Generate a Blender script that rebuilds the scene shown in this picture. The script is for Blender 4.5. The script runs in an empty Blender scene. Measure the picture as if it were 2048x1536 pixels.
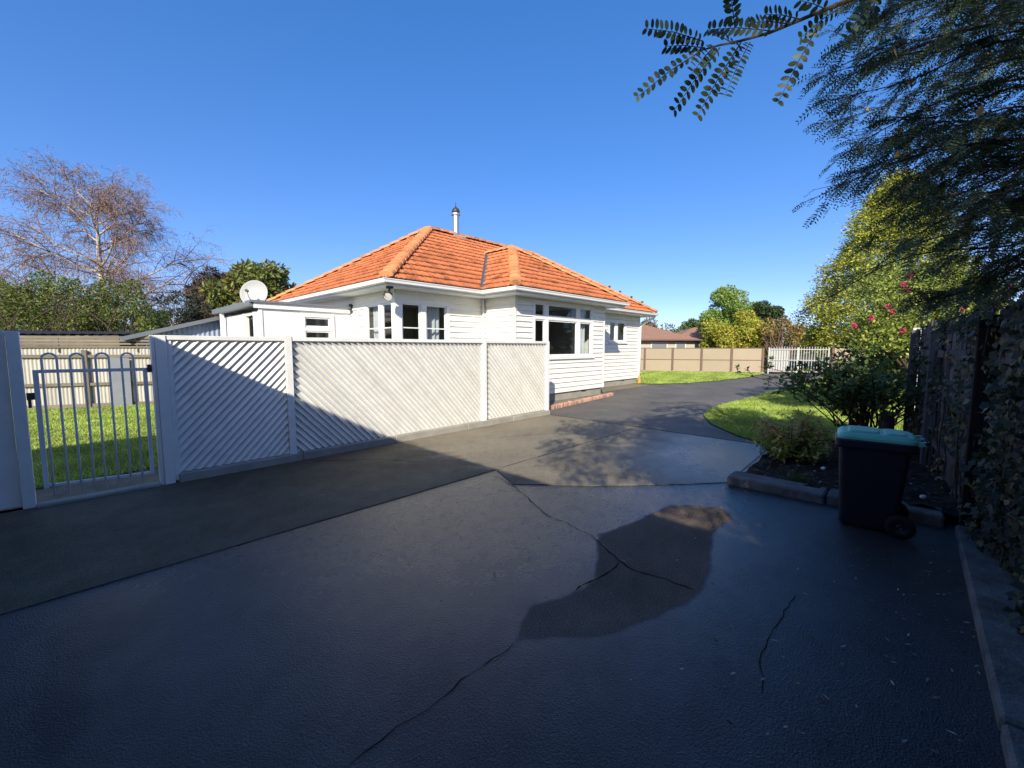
import bpy, bmesh, math, random
import numpy as np
from mathutils import Vector, Matrix

random.seed(7); rng = np.random.default_rng(11)
S = bpy.context.scene; C = S.collection
R_ = math.radians

# ------------------------------------------------------------------ camera
# world: x runs along the white fence (away), y runs across the drive to the lawn, z up
FPX, HZ, HC, YAW = 836.0, 694.5, 1.63, R_(43.75)
PITCH = math.atan((768 - HZ) / FPX)
cam = bpy.data.cameras.new('camera'); camo = bpy.data.objects.new('camera', cam); C.objects.link(camo)
cam.sensor_width = 36; cam.lens = 36 * FPX / 2048; cam.clip_end = 3000; cam.clip_start = 0.05
camo.location = (0, 0, HC); camo.rotation_euler = (math.pi/2 - PITCH, 0, YAW - math.pi/2)
S.camera = camo
# ------------------------------------------------------------------ sky and sun
SUN = Vector((0.733, 0.505, -0.454)).normalized()          # the way the light travels
w = bpy.data.worlds.new('World'); S.world = w; w.use_nodes = True
nt = w.node_tree; nt.nodes.clear()
sky = nt.nodes.new('ShaderNodeTexSky'); sky.sky_type = 'NISHITA'; sky.sun_disc = False
sky.sun_elevation = math.asin(-SUN.z); sky.sun_rotation = math.atan2(-SUN.x, -SUN.y)
sky.air_density = 0.6; sky.dust_density = 0.5; sky.ozone_density = 4.0; sky.altitude = 0
bg = nt.nodes.new('ShaderNodeBackground'); bg.inputs[1].default_value = 0.15
wo = nt.nodes.new('ShaderNodeOutputWorld')
hs = nt.nodes.new('ShaderNodeHueSaturation'); hs.inputs['Saturation'].default_value = 1.27; hs.inputs['Hue'].default_value = .521; hs.inputs['Value'].default_value = 1.65; gm = nt.nodes.new('ShaderNodeGamma'); gm.inputs[1].default_value = .62   # clear, deep blue winter air
nt.links.new(sky.outputs[0], hs.inputs['Color']); nt.links.new(hs.outputs[0], gm.inputs[0]); nt.links.new(gm.outputs[0], bg.inputs[0]); nt.links.new(bg.outputs[0], wo.inputs[0])
sl = bpy.data.lights.new('sun', 'SUN'); sl.energy = 3.55; sl.angle = R_(0.53); sl.color = (1.0, 0.92, 0.76)
so = bpy.data.objects.new('sun', sl); C.objects.link(so); so.rotation_euler = SUN.to_track_quat('-Z', 'Y').to_euler()
so.location = (-20, -15, 25)
vs = S.view_settings; vs.view_transform = 'Standard'; vs.look = 'None'; vs.gamma = 1.0; vs.use_curve_mapping = False
vs.exposure = 1.02

# ------------------------------------------------------------------ pixel helpers (directions only)
cp, sp, ca, sa = math.cos(PITCH), math.sin(PITCH), math.cos(YAW), math.sin(YAW)
def ray(x, y):
    u = (x - 1024) / FPX; v = (768 - y) / FPX
    X, Y, Z = u, cp + v*sp, -sp + v*cp
    return Vector((X*sa + Y*ca, -X*ca + Y*sa, Z))
def gnd(x, y, z=0.0):
    d = ray(x, y); return Vector((0, 0, HC)) + d * ((z - HC) / d.z)
def far(x, y, D):
    d = ray(x, y); return Vector((0, 0, HC)) + d * (D / (d.x*ca + d.y*sa))

# ------------------------------------------------------------------ materials
def mat(name, col, rough=0.6, spec=0.5, var=0.0, vscale=4.0, col2=None, bump=0.0, bscale=60.0, metal=0.0, attr=False, stretch=None, trans=0.0, hue=None, grime=None):
    m = bpy.data.materials.new(name); m.use_nodes = True; n = m.node_tree; L = n.links
    b = n.nodes['Principled BSDF']
    b.inputs['Roughness'].default_value = rough; b.inputs['Specular IOR Level'].default_value = spec; b.inputs['Metallic'].default_value = metal
    b.inputs['Base Color'].default_value = (*col, 1)
    tc = n.nodes.new('ShaderNodeTexCoord'); vec = tc.outputs['Object']
    if stretch:
        mp = n.nodes.new('ShaderNodeMapping'); mp.inputs['Scale'].default_value = stretch; L.new(vec, mp.inputs[0]); vec = mp.outputs[0]
    colout = None
    if var > 0 or col2:
        t = n.nodes.new('ShaderNodeTexNoise'); t.inputs['Scale'].default_value = vscale; t.inputs['Detail'].default_value = 8; t.inputs['Roughness'].default_value = .65
        L.new(vec, t.inputs['Vector'])
        r = n.nodes.new('ShaderNodeValToRGB'); r.color_ramp.elements[0].position = .33; r.color_ramp.elements[1].position = .68
        c2 = col2 if col2 else tuple(c*(1-var) for c in col)
        r.color_ramp.elements[0].color = (*c2, 1); r.color_ramp.elements[1].color = (*col, 1)
        L.new(t.outputs[0], r.inputs[0]); colout = r.outputs[0]
    if hue:                                      # piece to piece difference
        oi = n.nodes.new('ShaderNodeObjectInfo'); mr = n.nodes.new('ShaderNodeMapRange')
        mr.inputs[3].default_value = 1-hue; mr.inputs[4].default_value = 1+hue
        L.new(oi.outputs['Random'], mr.inputs[0])
        mx = n.nodes.new('ShaderNodeVectorMath'); mx.operation = 'SCALE'
        if colout: L.new(colout, mx.inputs[0])
        else: mx.inputs[0].default_value = col
        L.new(mr.outputs[0], mx.inputs['Scale']); colout = mx.outputs[0]
    if grime:                                    # lichen, soot and dirt blotches in world space
        ge = n.nodes.new('ShaderNodeNewGeometry'); t = n.nodes.new('ShaderNodeTexNoise'); t.inputs['Scale'].default_value = grime[0]; t.inputs['Detail'].default_value = 9; t.inputs['Roughness'].default_value = .75
        L.new(ge.outputs['Position'], t.inputs['Vector']); r = n.nodes.new('ShaderNodeValToRGB'); r.color_ramp.elements[0].position = grime[1]; r.color_ramp.elements[1].position = grime[2]
        r.color_ramp.elements[0].color = (*grime[3], 1); r.color_ramp.elements[1].color = (1, 1, 1, 1); L.new(t.outputs[0], r.inputs[0])
        mm = n.nodes.new('ShaderNodeMix'); mm.data_type = 'RGBA'; mm.blend_type = 'MULTIPLY'; mm.inputs[0].default_value = 1
        if colout: L.new(colout, mm.inputs[6])
        else: mm.inputs[6].default_value = (*col, 1)
        L.new(r.outputs[0], mm.inputs[7]); colout = mm.outputs[2]
    if attr:
        a = n.nodes.new('ShaderNodeAttribute'); a.attribute_name = 'Col'
        if colout:
            mm = n.nodes.new('ShaderNodeMix'); mm.data_type = 'RGBA'; mm.blend_type = 'MULTIPLY'; mm.inputs[0].default_value = 1
            L.new(colout, mm.inputs[6]); L.new(a.outputs['Color'], mm.inputs[7]); colout = mm.outputs[2]
        else: colout = a.outputs['Color']
    if colout: L.new(colout, b.inputs['Base Color'])
    if bump > 0:
        t2 = n.nodes.new('ShaderNodeTexNoise'); t2.inputs['Scale'].default_value = bscale; t2.inputs['Detail'].default_value = 5
        L.new(vec, t2.inputs['Vector'])
        bp = n.nodes.new('ShaderNodeBump'); bp.inputs['Strength'].default_value = bump; bp.inputs['Distance'].default_value = .02
        L.new(t2.outputs[0], bp.inputs['Height']); L.new(bp.outputs[0], b.inputs['Normal'])
    if trans > 0:
        tr = n.nodes.new('ShaderNodeBsdfTranslucent'); mx = n.nodes.new('ShaderNodeMixShader'); mx.inputs[0].default_value = trans
        if colout: L.new(colout, tr.inputs[0])
        else: tr.inputs[0].default_value = (*col, 1)
        L.new(b.outputs[0], mx.inputs[1]); L.new(tr.outputs[0], mx.inputs[2]); L.new(mx.outputs[0], n.nodes['Material Output'].inputs[0])
    return m

M = {}
M['white'] = mat('white_paint', (.80, .80, .78), .45, var=.06, vscale=3, bump=.05, bscale=25)
M['white2'] = mat('white_board_paint', (.80, .787, .725), .5, var=.05, vscale=2, bump=.05, bscale=30, hue=.02, grime=(1.6, .30, .5, (.88, .87, .84)))
M['fencewhite'] = mat('white_fence_paint', (.80, .793, .755), .5, var=.10, vscale=5, bump=.08, bscale=30, hue=.045, grime=(2.4, .30, .48, (.92, .91, .89)))
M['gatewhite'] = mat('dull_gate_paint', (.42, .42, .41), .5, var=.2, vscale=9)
M['metalwhite'] = mat('white_metal_paint', (.72, .73, .74), .4, var=.12, vscale=9)
M['tile'] = mat('terracotta_tile', (.60, .205, .082), .75, .3, col2=(.40, .125, .055), vscale=2.6, bump=.25, bscale=40, hue=.16, grime=(2.3, .34, .50, (.42, .44, .46)))
M['cap'] = mat('terracotta_cap', (.66, .29, .125), .75, .3, col2=(.5, .19, .08), vscale=4, bump=.2, bscale=30, hue=.15, grime=(3.0, .34, .48, (.5, .5, .5)))
M['lead'] = mat('lead_flashing', (.12, .125, .13), .5, var=.3)
M['conc'] = mat('old_concrete', (.36, .34, .30), .85, .3, col2=(.25, .235, .20), vscale=3, bump=.3, bscale=60)
M['kerb'] = mat('kerb_concrete', (.20, .19, .175), .9, .3, col2=(.085, .08, .07), vscale=5, bump=.5, bscale=55)
M['brick'] = mat('red_brick', (.38, .15, .10), .85, .3, col2=(.5, .36, .28), vscale=9, bump=.4, bscale=60, hue=.25)
M['greyroof'] = mat('grey_roof_metal', (.16, .175, .2), .5, .5, var=.1)
M['steel'] = mat('flue_steel', (.55, .55, .55), .35, .5, var=.15, metal=.8)
M['darkmetal'] = mat('dark_metal', (.045, .04, .04), .5, .5, var=.2)
M['dish'] = mat('dish_grey', (.40, .41, .40), .45, .4, var=.05)
M['corr'] = mat('corrugated_iron', (.46, .44, .38), .55, .5, col2=(.36, .34, .30), vscale=2.0, stretch=(1, 1, .3), hue=.05)
M['corrblue'] = mat('blue_grey_iron', (.30, .36, .47), .55, .5, var=.1, stretch=(1, 1, .3))
M['timber'] = mat('weathered_timber', (.23, .195, .145), .9, .2, col2=(.13, .105, .08), vscale=6, stretch=(1, 1, .1), bump=.3, hue=.18)
M['timberh'] = mat('weathered_rail', (.24, .21, .16), .9, .2, col2=(.14, .12, .09), vscale=6, stretch=(.15, .15, 1), bump=.3, hue=.15)
M['paling'] = mat('grey_old_paling', (.17, .155, .15), .95, .2, col2=(.065, .06, .055), vscale=14, stretch=(1, 1, .06), bump=.5, bscale=30, hue=.3)
M['postdark'] = mat('dark_old_post', (.03, .025, .022), .95, .2, var=.5, vscale=8, stretch=(1, 1, .1), bump=.5)
M['brownpanel'] = mat('brown_fence_panel', (.33, .27, .195), .7, .3, var=.07, vscale=1.2, hue=.04)
M['brownpost'] = mat('brown_fence_post', (.15, .10, .075), .7, .3, var=.15)
M['brownroof'] = mat('brown_tile_roof', (.30, .175, .13), .85, .2, var=.12, vscale=3, bump=.5, bscale=8)
M['farwall'] = mat('far_wall', (.42, .38, .33), .8, .2, var=.08)
M['grasssheet'] = mat('lawn_soil', (.20, .27, .06), .95, .1, col2=(.13, .19, .04), vscale=2.5, bump=.4, bscale=30)
M['grass'] = mat('grass_blade', (.1, .2, .03), .6, .3, attr=True, trans=.35); 
M['soil'] = mat('dark_soil', (.035, .026, .02), .95, .2, col2=(.018, .013, .011), vscale=12, bump=1.0, bscale=25)
M['earth'] = mat('bare_ground', (.14, .115, .075), .95, .2, col2=(.07, .075, .03), vscale=1.2, bump=.4, bscale=18)
M['path'] = mat('trodden_path', (.26, .21, .15), .95, .2, col2=(.15, .12, .08), vscale=4, bump=.5, bscale=40)
M['leaf'] = mat('leaf', (.1, .1, .1), .5, .35, attr=True, trans=.3)
M['petal'] = mat('petal', (.6, .1, .2), .6, .2, attr=True, trans=.3)
M['bark'] = mat('bark', (.10, .075, .055), .95, .2, col2=(.05, .04, .03), vscale=14, stretch=(1, 1, .25), bump=.5)
M['darkbark'] = mat('dark_bark', (.045, .035, .03), .95, .2, var=.4, vscale=14)
M['birch'] = mat('birch_bark', (.62, .58, .52), .8, .2, col2=(.16, .13, .10), vscale=3.2, stretch=(.6, .6, 2.2), bump=.2)
M['twig'] = mat('birch_twig', (.20, .105, .085), .9, .2, attr=True)
M['bin'] = mat('bin_plastic', (.012, .012, .02), .45, .45, var=.2, vscale=6, bump=.06, bscale=120)
M['binlid'] = mat('green_lid_plastic', (.20, .60, .43), .42, .45, var=.12, vscale=5)
M['rubber'] = mat('tyre_rubber', (.012, .012, .012), .8, .3)
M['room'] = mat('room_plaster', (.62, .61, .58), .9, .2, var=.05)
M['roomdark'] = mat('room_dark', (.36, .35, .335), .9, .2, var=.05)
M['curtain'] = mat('white_curtain', (.72, .73, .75), .8, .2, var=.08, vscale=10, trans=.25)
M['terracotta'] = mat('terracotta_pipe', (.62, .28, .1), .7, .3, var=.2)
M['litter'] = mat('leaf_litter', (.4, .3, .2), .8, .2, attr=True)
M['stump'] = mat('stump_wood', (.10, .075, .08), .95, .2, col2=(.045, .035, .035), vscale=8, stretch=(1, 1, .2), bump=.6)
M['garage'] = mat('garage_wall', (.40, .40, .38), .7, .3, var=.08)
M['lamp'] = mat('flood_glass', (.55, .55, .5), .2, .6)
M['crack'] = mat('crack_dirt', (.012, .011, .010), .95, .1, var=.4, vscale=30)

def glass():
    m = bpy.data.materials.new('window_glass'); m.use_nodes = True; n = m.node_tree; L = n.links; n.nodes.clear()
    o = n.nodes.new('ShaderNodeOutputMaterial'); mx = n.nodes.new('ShaderNodeMixShader'); t = n.nodes.new('ShaderNodeBsdfTransparent'); g = n.nodes.new('ShaderNodeBsdfGlossy')
    t.inputs[0].default_value = (.80, .84, .85, 1); g.inputs['Roughness'].default_value = .02
    lw = n.nodes.new('ShaderNodeLayerWeight'); lw.inputs[0].default_value = .5; f = n.nodes.new('ShaderNodeMath'); f.operation = 'POWER'; f.inputs[1].default_value = 4.0; L.new(lw.outputs['Facing'], f.inputs[0])
    ad = n.nodes.new('ShaderNodeMath'); ad.operation = 'MULTIPLY_ADD'; ad.inputs[1].default_value = .9; ad.inputs[2].default_value = .06
    L.new(f.outputs[0], ad.inputs[0]); L.new(ad.outputs[0], mx.inputs[0]); L.new(t.outputs[0], mx.inputs[1]); L.new(g.outputs[0], mx.inputs[2]); L.new(mx.outputs[0], o.inputs[0])
    return m
M['glass'] = glass()

def paving(name, dry, dry2, wetcol, stain, bstr, bsc, r_dry=.40, r_wet=.30, s_dry=.75, s_wet=1.0):
    """weathered paving; attribute 'Wet': R = dampness, G = brown dry crust, B = moss and grime"""
    m = bpy.data.materials.new(name); m.use_nodes = True; n = m.node_tree; L = n.links; b = n.nodes['Principled BSDF']
    tc = n.nodes.new('ShaderNodeTexCoord'); a = n.nodes.new('ShaderNodeAttribute'); a.attribute_name = 'Wet'
    sep = n.nodes.new('ShaderNodeSeparateColor'); L.new(a.outputs['Color'], sep.inputs[0])
    def noise(sc, det=6, rg=.6):
        t = n.nodes.new('ShaderNodeTexNoise'); t.inputs['Scale'].default_value = sc; t.inputs['Detail'].default_value = det; t.inputs['Roughness'].default_value = rg; L.new(tc.outputs['Object'], t.inputs['Vector']); return t.outputs[0]
    def ramp(x, c0, c1, p0=.3, p1=.7):
        r = n.nodes.new('ShaderNodeValToRGB'); r.color_ramp.elements[0].position = p0; r.color_ramp.elements[1].position = p1
        r.color_ramp.elements[0].color = (*c0, 1); r.color_ramp.elements[1].color = (*c1, 1); L.new(x, r.inputs[0]); return r.outputs[0]
    def mix(f, x, y, bt='MIX'):
        k = n.nodes.new('ShaderNodeMix'); k.data_type = 'RGBA'; k.blend_type = bt
        if isinstance(f, float): k.inputs[0].default_value = f
        else: L.new(f, k.inputs[0])
        for i, v in ((6, x), (7, y)):
            if isinstance(v, tuple): k.inputs[i].default_value = (*v, 1)
            else: L.new(v, k.inputs[i])
        return k.outputs[2]
    base = ramp(noise(1.1), dry2, dry)
    base = mix(.8, base, ramp(noise(95, 3), (.4, .4, .4), (1, 1, 1), .38, .60), 'MULTIPLY')
    base = mix(.8, base, ramp(noise(260, 2), (.45, .45, .45), (1.25, 1.22, 1.18), .36, .66), 'MULTIPLY')
    base = mix(.5, base, ramp(noise(9, 6), (.6, .58, .55), (1, 1, 1)), 'MULTIPLY')
    # blurred-edged masks broken up by noise
    def mask(sock, amt=.35, sc=3.0):
        ad = n.nodes.new('ShaderNodeMath'); ad.operation = 'MULTIPLY_ADD'; ad.inputs[1].default_value = amt; L.new(noise(sc), ad.inputs[0])
        sb = n.nodes.new('ShaderNodeMath'); sb.operation = 'SUBTRACT'; sb.inputs[1].default_value = amt*.5; L.new(sock, ad.inputs[2]); L.new(ad.outputs[0], sb.inputs[0])
        mr = n.nodes.new('ShaderNodeMapRange'); mr.interpolation_type = 'SMOOTHSTEP'; mr.inputs[1].default_value = .35; mr.inputs[2].default_value = .65; L.new(sb.outputs[0], mr.inputs[0]); return mr.outputs[0]
    def soft(sock):
        ad = n.nodes.new('ShaderNodeMath'); ad.operation = 'MULTIPLY_ADD'; ad.inputs[1].default_value = .5; L.new(noise(2.2), ad.inputs[0]); L.new(sock, ad.inputs[2])
        mr = n.nodes.new('ShaderNodeMapRange'); mr.inputs[1].default_value = .2; mr.inputs[2].default_value = 1.2; L.new(ad.outputs[0], mr.inputs[0]); return mr.outputs[0]
    wet, brown, moss = soft(sep.outputs[0]), mask(sep.outputs[1], .45, 5), mask(sep.outputs[2], .9, 2.5)
    c = mix(wet, base, mix(1.0, base, wetcol, 'MULTIPLY'))
    c = mix(moss, c, mix(1.0, base, (.42, .40, .36), 'MULTIPLY'))
    c = mix(brown, c, mix(1.0, base, stain, 'MULTIPLY'))
    L.new(c, b.inputs['Base Color'])
    def fl(f, x, y):
        k = n.nodes.new('ShaderNodeMix'); L.new(f, k.inputs[0])
        for i, v in ((2, x), (3, y)):
            if isinstance(v, float): k.inputs[i].default_value = v
            else: L.new(v, k.inputs[i])
        return k.outputs[0]
    rg = fl(brown, fl(wet, r_dry, r_wet), .95); rn = n.nodes.new('ShaderNodeMath'); rn.operation = 'MULTIPLY_ADD'; rn.inputs[1].default_value = .30; L.new(noise(6, 8, .7), rn.inputs[0]); ra = n.nodes.new('ShaderNodeMath'); ra.operation = 'SUBTRACT'; ra.inputs[1].default_value = .15; L.new(rg, rn.inputs[2]); L.new(rn.outputs[0], ra.inputs[0]); L.new(ra.outputs[0], b.inputs['Roughness'])
    spc = fl(brown, fl(wet, s_dry, s_wet), .12); L.new(spc, b.inputs['Specular IOR Level'])
    bp = n.nodes.new('ShaderNodeBump'); bp.inputs['Strength'].default_value = bstr; bp.inputs['Distance'].default_value = .01
    v = n.nodes.new('ShaderNodeTexVoronoi'); v.inputs['Scale'].default_value = bsc; L.new(tc.outputs['Object'], v.inputs['Vector'])
    ad = n.nodes.new('ShaderNodeMath'); ad.operation = 'ADD'; L.new(v.outputs[0], ad.inputs[0]); L.new(noise(bsc*.7, 3), ad.inputs[1])
    L.new(ad.outputs[0], bp.inputs['Height']); L.new(bp.outputs[0], b.inputs['Normal'])
    return m
M['asphalt'] = paving('old_asphalt', (.085, .076, .072), (.052, .046, .045), (.85, .85, .88), (3.4, 2.9, 2.3), .30, 115, .5, .25, .35, .95)
M['asphalt2'] = paving('worn_asphalt', (.29, .27, .235), (.17, .158, .14), (.6, .6, .65), (1.1, .95, .8), .5, 60, .75, .6, .35, .4)
M['pad'] = paving('drive_concrete', (.42, .365, .26), (.29, .25, .175), (.36, .36, .40), (.6, .5, .4), .30, 90, .7, .2, .35, 1.0)

# ------------------------------------------------------------------ mesh helpers
ORIG = {}
def link(o, parent=None):
    C.objects.link(o)
    if parent is not None: o.parent = parent
    return o
def tag(o, label=None, cat=None, group=None, kind=None):
    if label: o['label'] = label
    if cat: o['category'] = cat
    if group: o['group'] = group
    if kind: o['kind'] = kind
    return o
def thing(name, loc, label, cat, group=None):
    o = bpy.data.objects.new(name, None); o.location = loc; o.empty_display_size = .1; link(o); ORIG[o] = Vector(loc)
    return tag(o, label, cat, group)
def origin(parent):
    return ORIG.get(parent, Vector((0, 0, 0))) if parent is not None else Vector((0, 0, 0))
class MB:
    def __init__(s): s.v = []; s.f = []; s.smooth = False
    def quad(s, *p):
        k = len(s.v); s.v += [tuple(x) for x in p]; s.f.append(tuple(range(k, k+len(p)))); return s
    def hexa(s, p):                 # p: 8 points, bottom ring then top ring
        k = len(s.v); s.v += [tuple(x) for x in p]
        for f in ((3, 2, 1, 0), (4, 5, 6, 7), (0, 1, 5, 4), (1, 2, 6, 5), (2, 3, 7, 6), (3, 0, 4, 7)): s.f.append(tuple(k+i for i in f))
        return s
    def box(s, x0, x1, y0, y1, z0, z1):
        return s.hexa([(x0, y0, z0), (x1, y0, z0), (x1, y1, z0), (x0, y1, z0), (x0, y0, z1), (x1, y0, z1), (x1, y1, z1), (x0, y1, z1)])
    def bar(s, a, b, wx, wz, up=(0, 0, 1)):     # rectangular bar from a to b
        a, b = Vector(a), Vector(b); d = (b-a).normalized(); up = Vector(up)
        if abs(d.dot(up)) > .99: up = Vector((1, 0, 0))
        x = d.cross(up).normalized()*wx/2; z = x.cross(d).normalized()*wz/2
        return s.hexa([a-x-z, a+x-z, b+x-z, b-x-z, a-x+z, a+x+z, b+x+z, b-x+z])
    def tube(s, pts, rad, n=8, caps=True):
        pts = [Vector(p) for p in pts]; k0 = len(s.v); prev = None
        if not hasattr(rad, '__len__'): rad = [rad]*len(pts)
        for i, p in enumerate(pts):
            d = (pts[min(i+1, len(pts)-1)] - pts[max(i-1, 0)]).normalized()
            if prev is None:
                u = d.cross(Vector((0, 0, 1)));
                if u.length < .1: u = d.cross(Vector((1, 0, 0)))
            else: u = prev - d*prev.dot(d)
            u.normalize(); prev = u; v = d.cross(u)
            for j in range(n):
                t = 2*math.pi*j/n; s.v.append(tuple(p + (u*math.cos(t)+v*math.sin(t))*rad[i]))
        for i in range(len(pts)-1):
            for j in range(n):
                a = k0+i*n+j; b = k0+i*n+(j+1) % n; s.f.append((a, b, b+n, a+n))
        if caps:
            s.f.append(tuple(k0+j for j in reversed(range(n)))); s.f.append(tuple(k0+(len(pts)-1)*n+j for j in range(n)))
        return s
    def lathe(s, prof, c, axis=(0, 0, 1), n=20):
        c = Vector(c); ax = Vector(axis).normalized(); u = ax.orthogonal().normalized(); v = ax.cross(u); k0 = len(s.v)
        for r, h in prof:
            for j in range(n):
                t = 2*math.pi*j/n; s.v.append(tuple(c + ax*h + (u*math.cos(t)+v*math.sin(t))*max(r, 1e-4)))
        for i in range(len(prof)-1):
            for j in range(n):
                a = k0+i*n+j; b = k0+i*n+(j+1) % n; s.f.append((a, b, b+n, a+n))
        return s
    def sweep(s, path, prof, closed=False):     # plan path, profile of (outward, z); outward = right-hand side of the path
        P = [Vector(p) for p in path]; N = len(P); k0 = len(s.v); m = len(prof)
        for i in range(N):
            def nrm(a, b): d = (b-a).normalized(); return Vector((d.y, -d.x))
            n0 = nrm(P[i-1], P[i]) if (i > 0 or closed) else None
            n1 = nrm(P[i], P[(i+1) % N]) if (i < N-1 or closed) else None
            if n0 is None: n0 = n1
            if n1 is None: n1 = n0
            k = (n0+n1); k = k/ (k.length_squared/2)
            for o, z in prof: s.v.append((P[i].x+k.x*o, P[i].y+k.y*o, z))
        for i in range(N if closed else N-1):
            for j in range(m-1):
                a = k0+i*m+j; b = k0+((i+1) % N)*m+j; s.f.append((a, b, b+1, a+1))
        return s
    def build(s, name, mt, parent=None, bevel=0, sm=None, fixn=True):
        me = bpy.data.meshes.new(name); o = origin(parent)
        me.from_pydata([(x-o.x, y-o.y, z-o.z) for x, y, z in s.v], [], s.f)
        if fixn:
            bm = bmesh.new(); bm.from_mesh(me); bmesh.ops.recalc_face_normals(bm, faces=bm.faces)
            if bevel: bmesh.ops.bevel(bm, geom=bm.edges[:], offset=bevel, segments=1, affect='EDGES')
            bm.to_mesh(me); bm.free()
        me.materials.append(M[mt]); ob = bpy.data.objects.new(name, me); link(ob, parent)
        if parent is not None: ORIG[ob] = o
        if sm:
            for p in me.polygons: p.use_smooth = True
        return ob
def fast(name, V, k, mt, parent=None, col=None, smooth=False):
    """V: (n*k,3) array, faces of k vertices each, in order; col: (n*k,3)"""
    V = np.asarray(V, np.float32); o = origin(parent); V = V - np.array(o, np.float32); n = len(V)
    me = bpy.data.meshes.new(name); me.vertices.add(n); me.vertices.foreach_set('co', V.ravel())
    me.loops.add(n); me.loops.foreach_set('vertex_index', np.arange(n, dtype=np.int32))
    me.polygons.add(n//k); me.polygons.foreach_set('loop_start', np.arange(0, n, k, dtype=np.int32)); me.polygons.foreach_set('loop_total', np.full(n//k, k, np.int32))
    me.update(calc_edges=True)
    if col is not None:
        a = me.color_attributes.new('Col', 'FLOAT_COLOR', 'POINT'); c4 = np.ones((n, 4), np.float32); c4[:, :3] = col; a.data.foreach_set('color', c4.ravel())
    me.materials.append(M[mt]); ob = bpy.data.objects.new(name, me); link(ob, parent)
    if parent is not None: ORIG[ob] = o
    return ob
def share(name, me, parent, loc, rot=None, scale=None):
    ob = bpy.data.objects.new(name, me); link(ob, parent); ob.location = Vector(loc) - origin(parent)
    if rot is not None: ob.rotation_euler = rot
    if scale is not None: ob.scale = scale
    return ob
def leafquads(P, D, Nn, ln, wd):
    """diamond leaves: P base points, D directions, Nn flat normals, ln lengths, wd widths -> (n*4,3)"""
    D = D/np.linalg.norm(D, axis=1, keepdims=True); B = np.cross(D, Nn); B /= np.linalg.norm(B, axis=1, keepdims=True)+1e-9
    ln = np.broadcast_to(ln, len(P))[:, None]; wd = np.broadcast_to(wd, len(P))[:, None]
    up = np.cross(B, D)
    Q = np.stack([P, P+D*ln*.45+B*wd*.5+up*wd*.12, P+D*ln, P+D*ln*.45-B*wd*.5+up*wd*.12], 1)
    return Q.reshape(-1, 3)
def ovals(P, D, Nn, ln, wd):
    D = D/np.linalg.norm(D, axis=1, keepdims=True); B = np.cross(D, Nn); B /= np.linalg.norm(B, axis=1, keepdims=True)+1e-9
    ln = np.broadcast_to(ln, len(P))[:, None]; wd = np.broadcast_to(wd, len(P))[:, None]; up = np.cross(B, D); out = []
    for t, w_ in ((.0, .10), (.22, .42), (.5, .5), (.78, .40), (1.0, .0), (.78, -.40), (.5, -.5), (.22, -.42)): out.append(P+D*ln*t+B*wd*w_+up*wd*abs(w_)*.25)
    return np.stack(out, 1).reshape(-1, 3)
def rvec(n):
    v = rng.normal(size=(n, 3)); return v/np.linalg.norm(v, axis=1, keepdims=True)
def cols(n, palette, wts=None, jit=.18):
    pal = np.array(palette, float); i = rng.choice(len(pal), n, p=wts); c = pal[i]*(1+rng.uniform(-jit, jit, (n, 1))); return np.repeat(c, 4, 0)

# =================================================================== SETTING
def poly_sheet(name, pts, z, mt, step=None, wetf=None, kind='structure', thick=0.0):
    bm = bmesh.new(); vs_ = [bm.verts.new((x, y, z)) for x, y in pts]; bm.faces.new(vs_)
    if step:
        xs = [p[0] for p in pts]; ys = [p[1] for p in pts]
        for ax, lo, hi in ((0, min(xs), max(xs)), (1, min(ys), max(ys))):
            for k in range(1, int((hi-lo)/step)):
                co = [0, 0, 0]; no = [0, 0, 0]; co[ax] = lo+k*step; no[ax] = 1
                bmesh.ops.bisect_plane(bm, geom=bm.verts[:]+bm.edges[:]+bm.faces[:], plane_co=co, plane_no=no)
    if thick:
        r = bmesh.ops.extrude_face_region(bm, geom=[e for e in bm.edges if e.is_boundary])
        for v in r['geom']:
            if isinstance(v, bmesh.types.BMVert): v.co.z -= thick
    bmesh.ops.recalc_face_normals(bm, faces=bm.faces)
    me = bpy.data.meshes.new(name); bm.to_mesh(me); bm.free()
    if me.polygons[0].normal.z < 0: me.flip_normals()
    if wetf:
        a = me.color_attributes.new('Wet', 'FLOAT_COLOR', 'POINT')
        for v, d in zip(me.vertices, a.data): d.color = (*wetf(v.co.x, v.co.y), 1)
    me.materials.append(M[mt]); o = bpy.data.objects.new(name, me); link(o); tag(o, kind=kind); return o
def inpoly(x, y, P):
    """signed distance to polygon (positive inside)"""
    d = 1e9; ins = False; n = len(P)
    for i in range(n):
        ax, ay = P[i]; bx, by = P[(i+1) % n]
        ex, ey = bx-ax, by-ay; t = max(0, min(1, ((x-ax)*ex+(y-ay)*ey)/(ex*ex+ey*ey)))
        d = min(d, math.hypot(x-ax-ex*t, y-ay-ey*t))
        if (ay > y) != (by > y) and x < (bx-ax)*(y-ay)/(by-ay)+ax: ins = not ins
    return d if ins else -d
sst = lambda a, b, x: (lambda t: t*t*(3-2*t))(max(0, min(1, (x-a)/(b-a))))

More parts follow.
